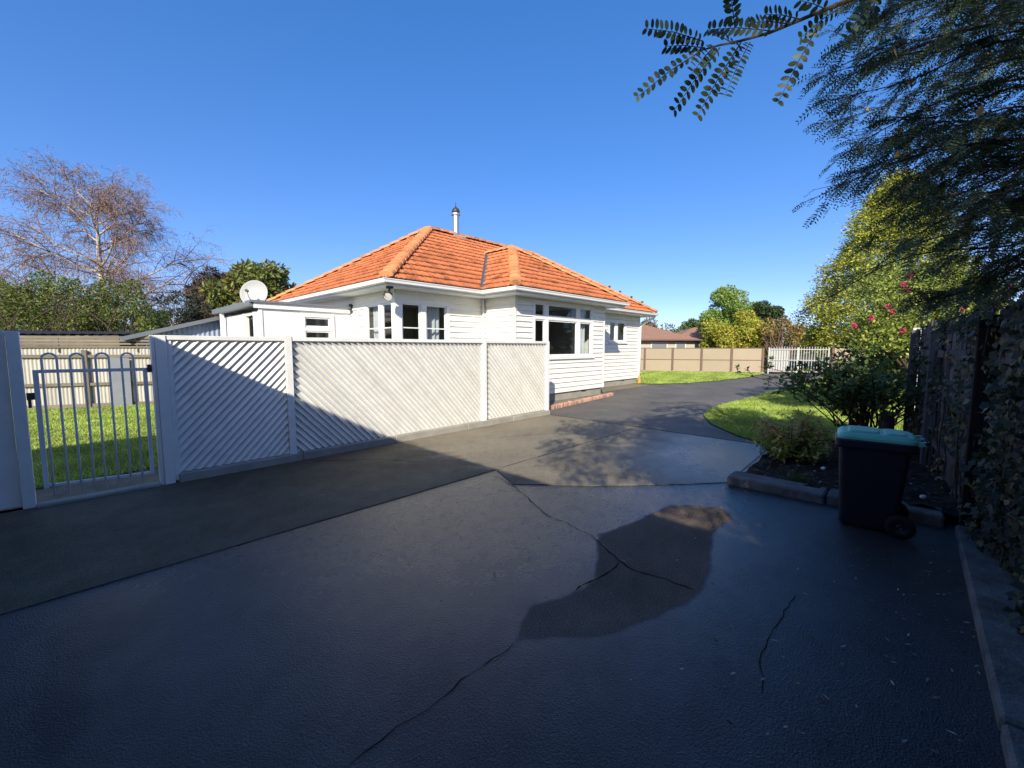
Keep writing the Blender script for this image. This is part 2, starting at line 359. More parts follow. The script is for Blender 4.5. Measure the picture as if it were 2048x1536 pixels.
poly_sheet('ground', [(-400, -400), (900, -400), (900, 900), (-400, 900)], -0.03, 'earth')
PATCH = [tuple(gnd(*q)[:2]) for q in ((1030, 1290), (1060, 1215), (1130, 1195), (1190, 1165), (1195, 1120), (1200, 1070), (1270, 1045), (1340, 1010), (1440, 1015), (1465, 1035), (1425, 1065), (1420, 1140), (1385, 1200), (1270, 1250), (1190, 1275), (1110, 1272))]
GRIME = [tuple(gnd(*q)[:2]) for q in ((75, 1290), (160, 1210), (330, 1190), (300, 1260), (190, 1320), (170, 1440), (150, 1560), (60, 1560), (75, 1400))]
def wet_asphalt(x, y):
    br = sst(-.14, .14, inpoly(x, y, PATCH)); mo = sst(-.15, .15, inpoly(x, y, GRIME))
    wt = .05+.95*sst(.9, 3.6, .72*x+.69*y)*sst(-.4, 1.8, y)
    return (wt, br, mo*.9)
def wet_pad(x, y):
    wt = sst(4.2, 1.8, y)*sst(3.8, 6.4, x)
    mo = max(.75*sst(4.6, 3.2, x), .45*sst(4.4, 3.6, y)*sst(3.5, 4.5, x))
    return (wt, 0, mo)
def wet_far(x, y): return (.25*sst(13, 8, x), 0, .25)
asph = poly_sheet('driveway', [(-8, -.75), (8.2, -.75), (8.2, 6.36), (-8, 6.36)], 0.0, 'asphalt', .09, wet_asphalt)
FARDRIVE = [(7.86, 6.3), (7.9, 1.7), (8.35, 2.28), (9.2, 3.0), (10.25, 3.53), (11.6, 3.75), (13.9, 3.78), (18.6, 3.6), (25, 3.5), (30.4, 3.6), (29.6, 6.5), (25.2, 6.35), (21.6, 6.72), (19.1, 7.25), (17.6, 8.0), (17.2, 8.95), (12.7, 8.95), (12.4, 7.3), (8.2, 6.72)]
poly_sheet('far_driveway', FARDRIVE, 0.004, 'asphalt2', .35, wet_far)
PAD = [(-8, 3.93), (3.80, 3.93), (3.52, 3.36), (4.15, 2.62), (4.91, 1.90), (5.36, 1.53), (7.84, 1.60), (7.84, 3.90), (7.84, 6.36), (-8, 6.36)]
pad = poly_sheet('concrete_path', PAD, 0.007, 'pad', .09, wet_pad, thick=.007)
LAWN_R = [(7.86, 1.62), (8.35, 2.26), (9.2, 2.98), (10.25, 3.51), (11.6, 3.73), (13.9, 3.76), (18.6, 3.58), (25, 3.48), (31, 3.58), (33, -4), (7.5, -4), (7.5, .4)]
poly_sheet('side_lawn', LAWN_R, 0.02, 'grasssheet')
LAWN_F = [(17.2, 9.0), (17.65, 8.02), (19.1, 7.27), (21.6, 6.74), (25.2, 6.37), (29.6, 6.55), (27, 12.5), (20, 27), (17.2, 27)]
poly_sheet('back_lawn', LAWN_F, 0.02, 'grasssheet')
poly_sheet('garden_path', [(-6, 6.46), (.95, 6.46), (1.6, 6.9), (1.6, 7.45), (.7, 7.45), (.15, 7.2), (-6, 7.2)], .006, 'path')
LAWN_L = [(-9, 7.15), (.2, 7.15), (.75, 7.4), (3.0, 7.4), (3.0, 14.6), (-9, 20.1)]
poly_sheet('gate_lawn', LAWN_L, 0.02, 'grasssheet')
poly_sheet('garden_bed', [(5.5, -.7), (5.5, 1.44), (7.5, 1.52), (7.85, 1.55), (8.6, .9), (9.0, -.2), (9.0, -.7)], 0.05, 'soil', .08)
gb = bpy.data.objects['garden_bed'].data
for v in gb.vertices:
    v.co.z += .03*math.sin(v.co.x*9+v.co.y*4)*math.sin(v.co.y*11) + random.uniform(-.015, .015) + .05*sst(1.4, .6, v.co.y)
# cracks and joints in the paving
def ribbon(name, px, wd, parent, z=.004, world=False, jit=.012):
    P = [Vector((*q, 0)) if world else gnd(*q) for q in px]; Q = []
    for a, b in zip(P[:-1], P[1:]):
        n = max(2, int((b-a).length/.06))
        for i in range(n): Q.append(a.lerp(b, i/n))
    Q.append(P[-1]); m = MB()
    for i, q in enumerate(Q):
        d = (Q[min(i+1, len(Q)-1)]-Q[max(i-1, 0)]).normalized(); s_ = Vector((-d.y, d.x, 0))
        q = q + s_*random.uniform(-jit, jit); ww = wd*random.uniform(.35, 1.3)
        if i in (0, len(Q)-1): ww = .002
        m.v += [(q.x-s_.x*ww/2, q.y-s_.y*ww/2, z), (q.x+s_.x*ww/2, q.y+s_.y*ww/2, z)]
        if i: k = len(m.v); m.f.append((k-4, k-3, k-1, k-2))
    return m.build(name, 'crack', parent, fixn=False)
ribbon('crack', [(985, 952), (1020, 968), (1045, 985), (1060, 1000), (1085, 1025), (1130, 1045), (1165, 1065), (1195, 1080), (1215, 1105), (1260, 1135), (1330, 1160), (1390, 1182)], .010, asph, jit=.02)
ribbon('crack', [(1240, 1125), (1210, 1150), (1165, 1172), (1150, 1180)], .012, asph)
ribbon('crack', [(1030, 1290), (1005, 1312), (940, 1345), (880, 1400), (830, 1440), (760, 1480), (700, 1530)], .006, asph, jit=.016)
ribbon('crack', [(1590, 1190), (1540, 1270), (1520, 1320), (1525, 1390)], .005, asph)
ribbon('joint', [(-6, 3.935), (3.8, 3.935)], .008, asph, .0045, True, .004)
ribbon('joint', [(3.9, 3.93), (7.84, 3.95)], .016, pad, .0105, True, .004)
ribbon('joint', [(7.85, 1.62), (7.86, 6.3)], .02, pad, .011, True, .01)
ribbon('crack', [(2.2, 6.2), (2.5, 5.9), (3.0, 5.5), (3.3, 4.9)], .012, pad, .0105, True)
ribbon('crack', [(5.2, 5.3), (6.1, 4.9), (6.5, 4.3), (6.6, 3.95)], .010, pad, .0105, True)

# grass blades
def grass(name, poly, n, h, pal, near=None, kindlabel=None):
    P = np.array(poly); lo, hi = P.min(0), P.max(0); out = []
    while sum(map(len, out)) < n:
        q = rng.uniform(lo, hi, (n*2, 2)); x, y = q[:, 0], q[:, 1]; ins = np.zeros(len(q), bool)
        for i in range(len(P)):
            ax, ay = P[i]; bx, by = P[(i+1) % len(P)]
            with np.errstate(divide='ignore', invalid='ignore'):
                c = ((ay > y) != (by > y)) & (x < (bx-ax)*(y-ay)/(by-ay)+ax)
            ins ^= c
        out.append(q[ins])
    q = np.concatenate(out)[:n]
    patch = .5+.5*np.sin(q[:, 0]*2.3+1.7*np.sin(q[:, 1]*1.9))*np.sin(q[:, 1]*2.9+q[:, 0])
    hh = h*(.45+.6*rng.random(n)+.5*patch); a = rng.uniform(0, 6.28, n); wd = hh*.16+.004
    B = np.stack([np.cos(a), np.sin(a), 0*a], 1); lean = rvec(n)*np.array([1, 1, 0])*hh[:, None]*.7
    b = np.stack([q[:, 0], q[:, 1], np.full(n, .018)], 1)
    t = b + lean + np.stack([0*a, 0*a, hh], 1)
    V = np.stack([b-B*wd[:, None], b+B*wd[:, None], t], 1).reshape(-1, 3)
    c = np.array(pal)[rng.integers(0, len(pal), n)]*(.7+.5*patch[:, None])*(1+rng.uniform(-.2, .2, (n, 1)))
    o = fast(name, V, 3, 'grass', None, np.repeat(c, 3, 0)); tag(o, kind='stuff'); return o
GP = [(.33, .48, .08), (.28, .42, .07), (.42, .52, .11), (.46, .47, .15)]
tag(grass('grass', [(-1.6, 7.2), (.2, 7.2), (2.9, 7.45), (2.9, 14.6), (-2.2, 16.8)], 60000, .05, GP), 'short green grass of the lawn behind the barred gate', 'grass')
tag(grass('grass', [(7.9, 1.7), (8.4, 2.3), (10.25, 3.5), (11.6, 3.72), (18, 3.55), (18, -1), (7.9, -.2)], 70000, .06, GP), 'grass of the curved verge beside the leafy shrub', 'grass')
tag(grass('grass', LAWN_F, 60000, .06, GP), 'sunlit grass between the house and the brown fence', 'grass')

# =================================================================== WHITE DIAGONAL SLAT FENCE
FY = 6.37
fence = thing('slat_fence', (.65, FY, 0), 'long white timber fence of diagonal slats on a low concrete plinth', 'fence')
PX = [(.70, .10), (2.08, .09), (5.80, .09), (7.86, .07)]
FT = 1.77
# concrete plinth with worn segments
m = MB(); xs = [.78, 2.2, 3.7, 5.3, 6.6, 7.92]
for a, b in zip(xs[:-1], xs[1:]): m.box(a+.003, b-.003, FY-.09, FY+.10, -.02, .115+random.uniform(-.008, .008))
m.build('plinth', 'conc', fence, bevel=.012)
for i, (x, wd) in enumerate(PX):
    z0 = .0 if i == 0 else .10
    MB().box(x-wd/2, x+wd/2, FY-.062, FY+.075, z0, FT+(.0 if i in (0, 3) else .022)).build('post', 'fencewhite', fence, bevel=.005)
MB().box(.615, .648, FY-.04, FY+.11, 0, FT).build('post_facing', 'fencewhite', fence, bevel=.004)
MB().box(.752, .80, FY-.040, FY+.02, .03, FT-.06).build('post_trim', 'fencewhite', fence, bevel=.004)
spans = [(PX[0][0]+PX[0][1]/2, PX[1][0]-PX[1][1]/2, 1), (PX[1][0]+PX[1][1]/2, PX[2][0]-PX[2][1]/2, -1), (PX[2][0]+PX[2][1]/2, PX[3][0]-PX[3][1]/2, -1)]
for a, b, sgn in spans:
    MB().box(a+.002, b-.002, FY-.052, FY+.065, FT-.055, FT).build('top_rail', 'fencewhite', fence, bevel=.004)
    MB().box(a+.002, b-.002, FY+.030, FY+.060, .14, .23).build('bottom_rail', 'fencewhite', fence)
def clip_poly(P, n, d):       # keep n.p <= d
    out = []
    for i in range(len(P)):
        a, b = P[i], P[(i+1) % len(P)]; da = n[0]*a[0]+n[1]*a[1]-d; db = n[0]*b[0]+n[1]*b[1]-d
        if da <= 0: out.append(a)
        if da*db < 0: t = da/(da-db); out.append((a[0]+(b[0]-a[0])*t, a[1]+(b[1]-a[1])*t))
    return out
ang = R_(47); pitch = .074
for a, b, sgn in spans:
    z0, z1 = .118, FT-.056
    dx, dz = math.cos(ang)*sgn, math.sin(ang)          # slat direction
    nx, nz = (dz*sgn, -math.cos(ang)) if sgn > 0 else (-dz, -math.cos(ang))   # downhill side normal
    cs = [nx*x+nz*z for x in (a, b) for z in (z0, z1)]; lo, hi = min(cs), max(cs)
    k = 0; s0 = lo+random.uniform(0, .03)-pitch
    while s0+k*pitch < hi:
        s_ = s0+k*pitch; e = s_+pitch+.006; k += 1
        P = [(a+.002, z0), (b-.002, z0), (b-.002, z1), (a+.002, z1)]
        P = clip_poly(P, (nx, nz), e); 
        if len(P) >= 3: P = clip_poly(P, (-nx, -nz), -s_)
        if len(P) < 3: continue
        Q = []
        for p in P:
            if not Q or math.hypot(p[0]-Q[-1][0], p[1]-Q[-1][1]) > 1e-4: Q.append(p)
        if len(Q) > 2 and math.hypot(Q[0][0]-Q[-1][0], Q[0][1]-Q[-1][1]) < 1e-4: Q.pop()
        if len(Q) < 3: continue
        j = random.uniform(-.0015, .0015)
        fr = [(x, FY+.026-(.002+.058*((nx*x+nz*z)-s_)/(e-s_))+j, z) for x, z in Q]; bk = [(x, FY+.030, z) for x, z in Q]
        mb = MB(); n_ = len(Q); mb.v = fr+bk; mb.f = [tuple(range(n_)), tuple(reversed(range(n_, 2*n_)))]+[(i, (i+1) % n_, n_+(i+1) % n_, n_+i) for i in range(n_)]
        mb.build('slat', 'fencewhite', fence)

# =================================================================== LEFT BOARD FENCE AND GATE
bf = thing('board_fence', (-.9, 6.4, 0), 'flat white board fence ending in a square post beside the barred gate', 'fence')
MB().box(-.455, -.365, 6.36, 6.45, 0, 1.785).build('post', 'fencewhite', bf, bevel=.004)
for i, x in enumerate(np.arange(-.612, -4.2, -.15)):
    MB().box(x+.003, x+.15, 6.43, 6.452, .03, 1.80).build('board', 'fencewhite', bf, bevel=.002)
MB().box(-4.2, -.47, 6.455, 6.50, 1.40, 1.49).build('rail', 'fencewhite', bf)
MB().box(-4.2, -.47, 6.455, 6.50, .30, .39).build('rail', 'fencewhite', bf)
MB().quad((-.60, 6.4268, .74), (-.515, 6.4268, .80), (-.522, 6.4268, .812), (-.60, 6.4268, .757)).quad((-.60, 6.4266, .88), (-.515, 6.4266, .80), (-.53, 6.4266, .80), (-.60, 6.4266, .865)).build('chalk_mark', 'white', bf, fixn=False)

gate = thing('barred_gate', (.1, 6.42, .05), 'white metal garden gate of bars with hooped tops beside the slat fence', 'gate')
gy = 6.42
MB().box(-.305, -.265, gy-.02, gy+.02, .17, 1.40).build('stile', 'metalwhite', gate, bevel=.003)
MB().box(.535, .572, gy-.018, gy+.018, .14, 1.38).build('stile', 'metalwhite', gate, bevel=.003)
MB().bar((-.265, gy, 1.385), (.60, gy, 1.375), .03, .035).build('top_rail', 'metalwhite', gate, bevel=.003)
MB().bar((-.265, gy, .195), (.535, gy, .155), .03, .03).build('bottom_rail', 'metalwhite', gate, bevel=.003)
hx = [(-.235, -.130), (-.035, .065), (.155, .258), (.36, .46)]
for i, (a, b) in enumerate(hx):
    r = (b-a)/2; c = (a+b)/2; gy2 = gy-.024
    pts = [(a, gy2, .085-.045*(a+.25))]+[(a, gy2, z) for z in (.8, 1.45)]+[(c-r*math.cos(t), gy2, 1.515+r*1.0*math.sin(t)) for t in np.linspace(0, math.pi, 11)]+[(b, gy2, z) for z in (1.45, .8)]+[(b, gy2, .085-.045*(b+.25))]
    MB().tube(pts, .0105, 8).build('hoop_bar', 'metalwhite', gate, sm=True)
h = MB().box(-.36, -.305, gy-.02, gy+.015, 1.10, 1.17).box(-.352, -.33, gy-.03, gy+.02, 1.02, 1.15); h.build('hinge', 'darkmetal', gate)
MB().box(.575, .612, gy-.03, gy+.02, 1.34, 1.43).box(.56, .61, gy-.05, gy-.03, 1.375, 1.39).build('latch', 'darkmetal', gate)
# worn concrete threshold under the gate
MB().box(-.365, .61, 6.30, 6.44, -.02, .035).build('threshold', 'conc', gate, bevel=.01)

# =================================================================== BACK CORRUGATED FENCE
A = Vector((-3.6, 17.35, 0)); B = Vector((2.75, 14.75, 0)); dAB = (B-A).normalized(); nAB = Vector((dAB.y, -dAB.x, 0))
cf = thing('iron_fence', A, 'old corrugated iron fence on timber rails with weathered slats along its top', 'fence')
def P_(t, o, z): q = A+dAB*t-nAB*o*-1; return (q.x, q.y, z)
Ltot = (B-A).length
def corr_sheet(t0, t1, z0, z1, o, amp=.011, per=.076):
    m = MB(); n = int((t1-t0)/per*6)
    for i in range(n+1):
        t = t0+(t1-t0)*i/n; q = o+amp*math.sin(2*math.pi*t/per)
        m.v += [P_(t, q, z0), P_(t, q, z1)]
        if i: k = len(m.v); m.f.append((k-4, k-2, k-1, k-3))
    return m
t = 0
while t < Ltot-.1:
    e = min(t+.76, Ltot); corr_sheet(t, e+.03, .05+random.uniform(-.02, .02), 1.66, random.uniform(-.004, .004)).build('iron_sheet', 'corr', cf, sm=True, fixn=False); t = e
for z in (1.40, .66):
    m = MB(); m.bar(P_(0, .05, z+.02), P_(Ltot, .05, z-.02), .05, .075); m.build('rail', 'timberh', cf)
MB().bar(P_(0, .045, .06), P_(Ltot, .045, .06), .04, .15).build('base_board', 'timberh', cf)
for i, t in enumerate(np.arange(1.75, Ltot, 2.35)):
    MB().bar(P_(t, .07, -.02), P_(t, .07, 1.56), .1, .1).build('post', 'timber', cf)
for k, z in enumerate((1.63, 1.715, 1.80, 1.885)):
    MB().bar(P_(0, .03, z), P_(Ltot, .03, z+.01), .022, .05+.014*(k == 3)).build('top_slat', 'timberh', cf)
for t in np.arange(.4, Ltot, 1.6): MB().bar(P_(t, .01, 1.5), P_(t, .01, 1.92), .05, .02, up=dAB).build('slat_upright', 'timberh', cf)
# a loose grey board and an angled prop leaning on it
lb = MB(); tq = 4.62
lb.hexa([P_(tq, .13, .03), P_(tq+.42, .13, .03), P_(tq+.42, .15, .03), P_(tq, .15, .03), P_(tq, .125, 1.36), P_(tq+.42, .125, 1.34), P_(tq+.42, .105, 1.34), P_(tq, .105, 1.36)])
tag(lb.build('loose_sheet', 'greyroof', None), 'dark grey sheet leaning against the corrugated iron fence', 'sheet')

# =================================================================== HOUSE
x1, y1, wd_, he, tp = 4.82, 8.43, 3.95, 3.137, .642
L1, bd, bl, L2, ov = 2.83, 1.237, 5.50, 13.33, .552
th = math.atan(tp); ct, st = math.cos(th), math.sin(th)
house = thing('house', (11, 11, 0), 'white weatherboard bungalow with an orange terracotta tiled hip roof', 'house')
wx0, wx1, wyA, wyBack = x1+ov, x1+L2-ov, y1+ov, y1+2*wd_-ov     # 5.37 .. 17.6, 8.98 .. 15.78
bx0, bx1, wyBay = x1+L1+ov, x1+L1+bl-ov, y1-bd+ov                # 8.2 .. 12.6, 7.745
ZB, ZT, EXPO = .27, 3.02, .1485
# board mesh, length 1 along x, outward is -y
def board_mesh():
    me = bpy.data.meshes.new('weatherboard'); h_ = EXPO+.018
    p = [(0, -.046, 0), (1, -.046, 0), (1, 0, 0), (0, 0, 0), (0, -.006, h_), (1, -.006, h_), (1, 0, h_), (0, 0, h_)]
    me.from_pydata(p, [], [(3, 2, 1, 0), (4, 5, 6, 7), (0, 1, 5, 4), (1, 2, 6, 5), (2, 3, 7, 6), (3, 0, 4, 7)]); me.materials.append(M['white2']); return me
BM_ = board_mesh()
def wall(name, o, d, L, openings, zb=ZB):
    """o: plan start, d: unit plan direction; outward is to the right of d (d x up)"""
    o = Vector((*o, 0)); d = Vector((*d, 0)); n = Vector((d.y, -d.x, 0)); rz = math.atan2(d.y, d.x)
    T = lambda u, q, z: tuple(o+d*u+n*q+Vector((0, 0, z)))
    mb = MB()
    def seg(u0, u1, z0, z1):
        if u1-u0 > .01 and z1-z0 > .01: mb.hexa([T(u0, 0, z0), T(u1, 0, z0), T(u1, -.1, z0), T(u0, -.1, z0), T(u0, 0, z1), T(u1, 0, z1), T(u1, -.1, z1), T(u0, -.1, z1)])
    us = 0
    for (a, b, z0, z1) in sorted(openings): seg(us, a, zb, ZT); seg(a, b, zb, z0); seg(a, b, z1, ZT); us = b
    seg(us, L, zb, ZT)
    wo_ = mb.build(name, 'white2', house)
    k = 0; z = zb
    while z < ZT-.02:
        hh = min(EXPO, ZT-z); iv = [(0.0, L)]
        for (a, b, z0, z1) in openings:
            if z0-.01 < z+hh/2 < z1+.01:
                nv = []
                for p, q in iv:
                    if a > p: nv.append((p, min(q, a)))
                    if b < q: nv.append((max(p, b), q))
                iv = [(p, q) for p, q in nv if q-p > .02]
        for p, q in iv:
            share('weatherboard', BM_, wo_, Vector(T(p+.001, .001, z-.012)), (0, 0, rz), (q-p-.002, 1, hh/EXPO))
        z += EXPO
    return wo_, T
# openings u0,u1,z0,z1
main_wall, TA = wall('front_wall', (wx0, wyA), (1, 0), bx0-wx0, [(0.0, 1.58, 1.15, 2.80)])
left_wall, TB = wall('side_wall', (wx0, wyBack), (0, -1), wyBack-wyA, [(wyBack-10.48, wyBack-wyA, 1.15, 2.80)])
bayl_wall, TL = wall('bay_return', (bx0, wyA), (0, -1), wyA-wyBay, [])
bay_wall, TY = wall('bay_wall', (bx0, wyBay), (1, 0), bx1-bx0, [(8.90-bx0, 11.95-bx0, 1.32, 2.97)])
bayr_wall, TR = wall('bay_return', (bx1, wyBay), (0, 1), wyA-wyBay, [])
w2_wall, TW = wall('rear_front_wall', (bx1, wyA), (1, 0), wx1-bx1, [(15.0-bx1, 16.45-bx1, 1.83, 2.76)])
end_wall, TE = wall('end_wall', (wx1, wyA), (0, 1), wyBack-wyA, [])
MB().box(wx0+.1, wx1-.1, wyBack-.1, wyBack, ZB, ZT).build('back_wall', 'white2', house)
# corner boards
for (x, y) in ((wx0, wyA),):
    pass
for i, (x, y, s1, s2) in enumerate(((bx0, wyBay, -1, -1), (bx1, wyBay, 1, -1), (wx1, wyA, 1, -1))):
    MB().box(min(x, x+s1*.052), max(x, x+s1*.052), min(y, y+s2*.052), max(y, y+s2*.052), ZB-.01, ZT).build('corner_board', 'white2', house)
MB().box(bx0-.085, bx0-.036, wyA-.085, wyA-.036, ZB, ZT).build('corner_board', 'white2', house)
MB().box(bx0-.115, bx0-.086, wyA-.125, wyA-.036, ZB, ZT).build('corner_board', 'white2', house)
# foundation with vents
fm = MB()
fm.box(wx0+.03, bx0+.03, wyA+.03, wyA+.15, -.05, ZB).box(wx0+.03, wx0+.15, wyA+.15, wyBack-.05, -.05, ZB)
fm.box(bx0+.03, bx1-.03, wyBay+.02, wyBay+.14, -.05, ZB).box(bx0+.03, bx0+.15, wyBay+.14, wyA+.03, -.05, ZB).box(bx1-.15, bx1-.03, wyBay+.14, wyA+.02, -.05, ZB)
fm.box(bx1-.03, wx1-.03, wyA+.02, wyA+.14, -.05, ZB+.0).box(wx1-.15, wx1-.03, wyA+.14, wyBack-.05, -.05, ZB)
found = fm.build('foundation', 'conc', house)
for x, y in ((9.0, wyBay), (11.4, wyBay), (13.5, wyA), (16.2, wyA)):
    MB().box(x, x+.24, y+.008, y+.02, ZB-.085, ZB-.02).build('vent', 'darkmetal', found)
# floor, ceiling and partitions seen through the glass
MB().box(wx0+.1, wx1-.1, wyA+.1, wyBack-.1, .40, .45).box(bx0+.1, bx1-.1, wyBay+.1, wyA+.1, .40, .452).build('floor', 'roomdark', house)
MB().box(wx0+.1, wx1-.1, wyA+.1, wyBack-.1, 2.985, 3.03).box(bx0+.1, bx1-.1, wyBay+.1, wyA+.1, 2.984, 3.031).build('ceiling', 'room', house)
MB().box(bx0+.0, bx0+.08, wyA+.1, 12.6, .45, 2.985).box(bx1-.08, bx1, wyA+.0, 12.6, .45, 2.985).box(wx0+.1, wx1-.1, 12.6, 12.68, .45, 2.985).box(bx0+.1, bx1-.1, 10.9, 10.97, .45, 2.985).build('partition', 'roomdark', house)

def window(name, T, u0, u1, z0, z1, muls=(), transom=None, bars=None, sill=True, parent=house, fr=.055, curtains=(), mulw=.09, proud=.03):
    """T(u, outward, z)"""
    m = MB()
    def bx(a, b, c, d, o0, o1): m.hexa([T(a, o1, c), T(b, o1, c), T(b, o0, c), T(a, o0, c), T(a, o1, d), T(b, o1, d), T(b, o0, d), T(a, o0, d)])
    tr = .095                                         # outer casing
    bx(u0, u0+tr, z0, z1, -.06, proud+.012); bx(u1-tr, u1, z0, z1, -.06, proud+.012); bx(u0+tr, u1-tr, z1-tr, z1, -.06, proud+.010); bx(u0+tr, u1-tr, z0, z0+.06, -.06, proud+.008)
    rows = [(z0+.06, z1-tr)] if transom is None else [(z0+.06, transom-.045), (transom+.045, z1-tr)]
    if transom is not None: bx(u0+tr, u1-tr, transom-.045, transom+.045, -.055, proud+.006)
    edges = [u0+tr]+[v for q in muls for v in (q-mulw/2, q+mulw/2)]+[u1-tr]
    for (c, d) in rows:
        for q in muls: bx(q-mulw/2, q+mulw/2, c, d, -.055, proud+.004)
    wo_ = m.build(name, 'white', parent)
    for (c, d) in rows:
        for i in range(0, len(edges), 2):
            a, b = edges[i], edges[i+1]; s_ = MB(); sw = .04
            def sb(a_, b_, c_, d_): s_.hexa([T(a_, .012, c_), T(b_, .012, c_), T(b_, -.03, c_), T(a_, -.03, c_), T(a_, .012, d_), T(b_, .012, d_), T(b_, -.03, d_), T(a_, -.03, d_)])
            sb(a, a+sw, c, d); sb(b-sw, b, c, d); sb(a+sw, b-sw, c, c+sw); sb(a+sw, b-sw, d-sw, d)
            if bars:
                zb_ = c+(d-c)*bars; sb(a+sw, b-sw, zb_-.014, zb_+.014)
            s_.build('sash', 'white', wo_)
            MB().quad(T(a+sw-.005, -.01, c+sw-.005), T(b-sw+.005, -.01, c+sw-.005), T(b-sw+.005, -.01, d-sw+.005), T(a+sw-.005, -.01, d-sw+.005)).build('pane', 'glass', wo_, fixn=False)
    if sill:
        s_ = MB(); s_.hexa([T(u0-.05, .085, z0-.05), T(u1+.05, .085, z0-.05), T(u1+.05, -.06, z0-.05), T(u0-.05, -.06, z0-.05), T(u0-.05, .085, z0-.012), T(u1+.05, .085, z0-.012), T(u1+.05, -.06, z0-.002), T(u0-.05, -.06, z0-.002)]); s_.build('sill', 'white', wo_)
    for (a, b, c, d) in curtains:                     # hanging folds of cloth
        s_ = MB(); n = int((b-a)/.02)
        for i in range(n+1):
            u = a+(b-a)*i/n; q = -.16+.03*math.sin(u*48)+.012*math.sin(u*21)
            pinch = 0
            s_.v += [T(u, q, c), T(u, q, (c+d)/2), T(u, q, d)]
            if i: k = len(s_.v); s_.f += [(k-6, k-3, k-2, k-5), (k-5, k-2, k-1, k-4)]
        s_.build('curtain', 'curtain', wo_, sm=True, fixn=False)
    return wo_
TAo = lambda u, q, z: (wx0+u, wyA-q, z)
window('window', TAo, .045, 1.58, 1.15, 2.80, (.76,), None, .60, curtains=((1.02, 1.42, 1.2, 2.68),), mulw=.15)
TBo = lambda u, q, z: (wx0-q, wyA+u, z)
TBf = lambda u, q, z: (wx0-q, 10.48-u, z)
window('window', TBf, 0, 1.455, 1.15, 2.80, (.80,), None, .60, curtains=((.12, .62, 1.2, 2.68),), mulw=.15)
MB().box(wx0-.046, wx0+.05, wyA-.046, wyA+.05, 1.14, 2.803).build('corner_mullion', 'white', house)
TYo = lambda u, q, z: (u, wyBay-q, z)
window('window', TYo, 8.90, 11.95, 1.32, 2.97, (9.515, 11.12), 2.47, None, curtains=((11.18, 11.72, 1.4, 2.40), (11.3, 11.78, 2.5, 2.9)), mulw=.15)
TWo = lambda u, q, z: (u, wyA-q, z)
window('window', TWo, 15.0, 16.45, 1.83, 2.76, (15.65,), None, None, curtains=((15.12, 15.40, 1.9, 2.6),), mulw=.16)

# ---- roof
Zr = he+wd_*tp
E0, E1, E2, E3, E4 = (x1, y1+2*wd_), (x1, y1), (x1+L1, y1), (x1+L1, y1-bd), (x1+L1+bl, y1-bd)
E4b, E5, E6 = (x1+L1+bl, y1), (x1+L2, y1), (x1+L2, y1+2*wd_)
pk, re_ = (x1+wd_, y1+wd_), (x1+L2-wd_, y1+wd_); hb = bl/2
ap, vl = (x1+L1+hb, y1-bd+hb), (x1+L1+hb, y1+hb)
ze = he+.01
zof = lambda dist: ze+dist*tp
def p3(p, dist, up=0): return (p[0], p[1], zof(dist)+up)
dk = -.025
rm = MB()
rm.quad(p3(E1, 0, dk), p3(E2, 0, dk), p3(vl, hb, dk), p3((vl[0], pk[1]), wd_, dk), p3(pk, wd_, dk))
rm.quad(p3(vl, hb, dk), p3(E4b, 0, dk), p3(E5, 0, dk), p3(re_, wd_, dk), p3((vl[0], pk[1]), wd_, dk))
rm.quad(p3(E0, 0, dk), p3(E1, 0, dk), p3(pk, wd_, dk))
rm.quad(p3(E5, 0, dk), p3(E6, 0, dk), p3(re_, wd_, dk))
rm.quad(p3(E6, 0, dk), p3(E0, 0, dk), p3(pk, wd_, dk), p3(re_, wd_, dk))
rm.quad(p3(E2, 0, dk), p3(E3, 0, dk), p3(ap, hb, dk), p3(vl, hb, dk))
rm.quad(p3(E3, 0, dk), p3(E4, 0, dk), p3(ap, hb, dk))
rm.quad(p3(E4, 0, dk), p3(E4b, 0, dk), p3(vl, hb, dk), p3(ap, hb, dk))
roof = rm.build('roof', 'tile', house, fixn=False)
TW_, TG = .235, .335
def tile_arrays():
    n = 8; V = []; F = []
    for i in range(n+1):
        u = TW_*1.02*i/n; wv = .016*(.5+.5*math.cos(2*math.pi*2*i/n))+(.006 if i in (0, n) else 0)
        V += [(u, -.014, .030+wv*.8), (u, -.014, .056+wv), (u, TG*.55, .030+wv), (u, TG+.05, .002+wv)]
    for i in range(n):
        a = i*4; b = a+4
        for k in range(3): F.append((a+k, b+k, b+k+1, a+k+1))
    return V, F
tv, tf = tile_arrays()
tme = bpy.data.meshes.new('roof_tile'); tme.from_pydata(tv, [], tf); tme.materials.append(M['tile'])
for p in tme.polygons: p.use_smooth = True
cands = []; stuff = bmesh.new()
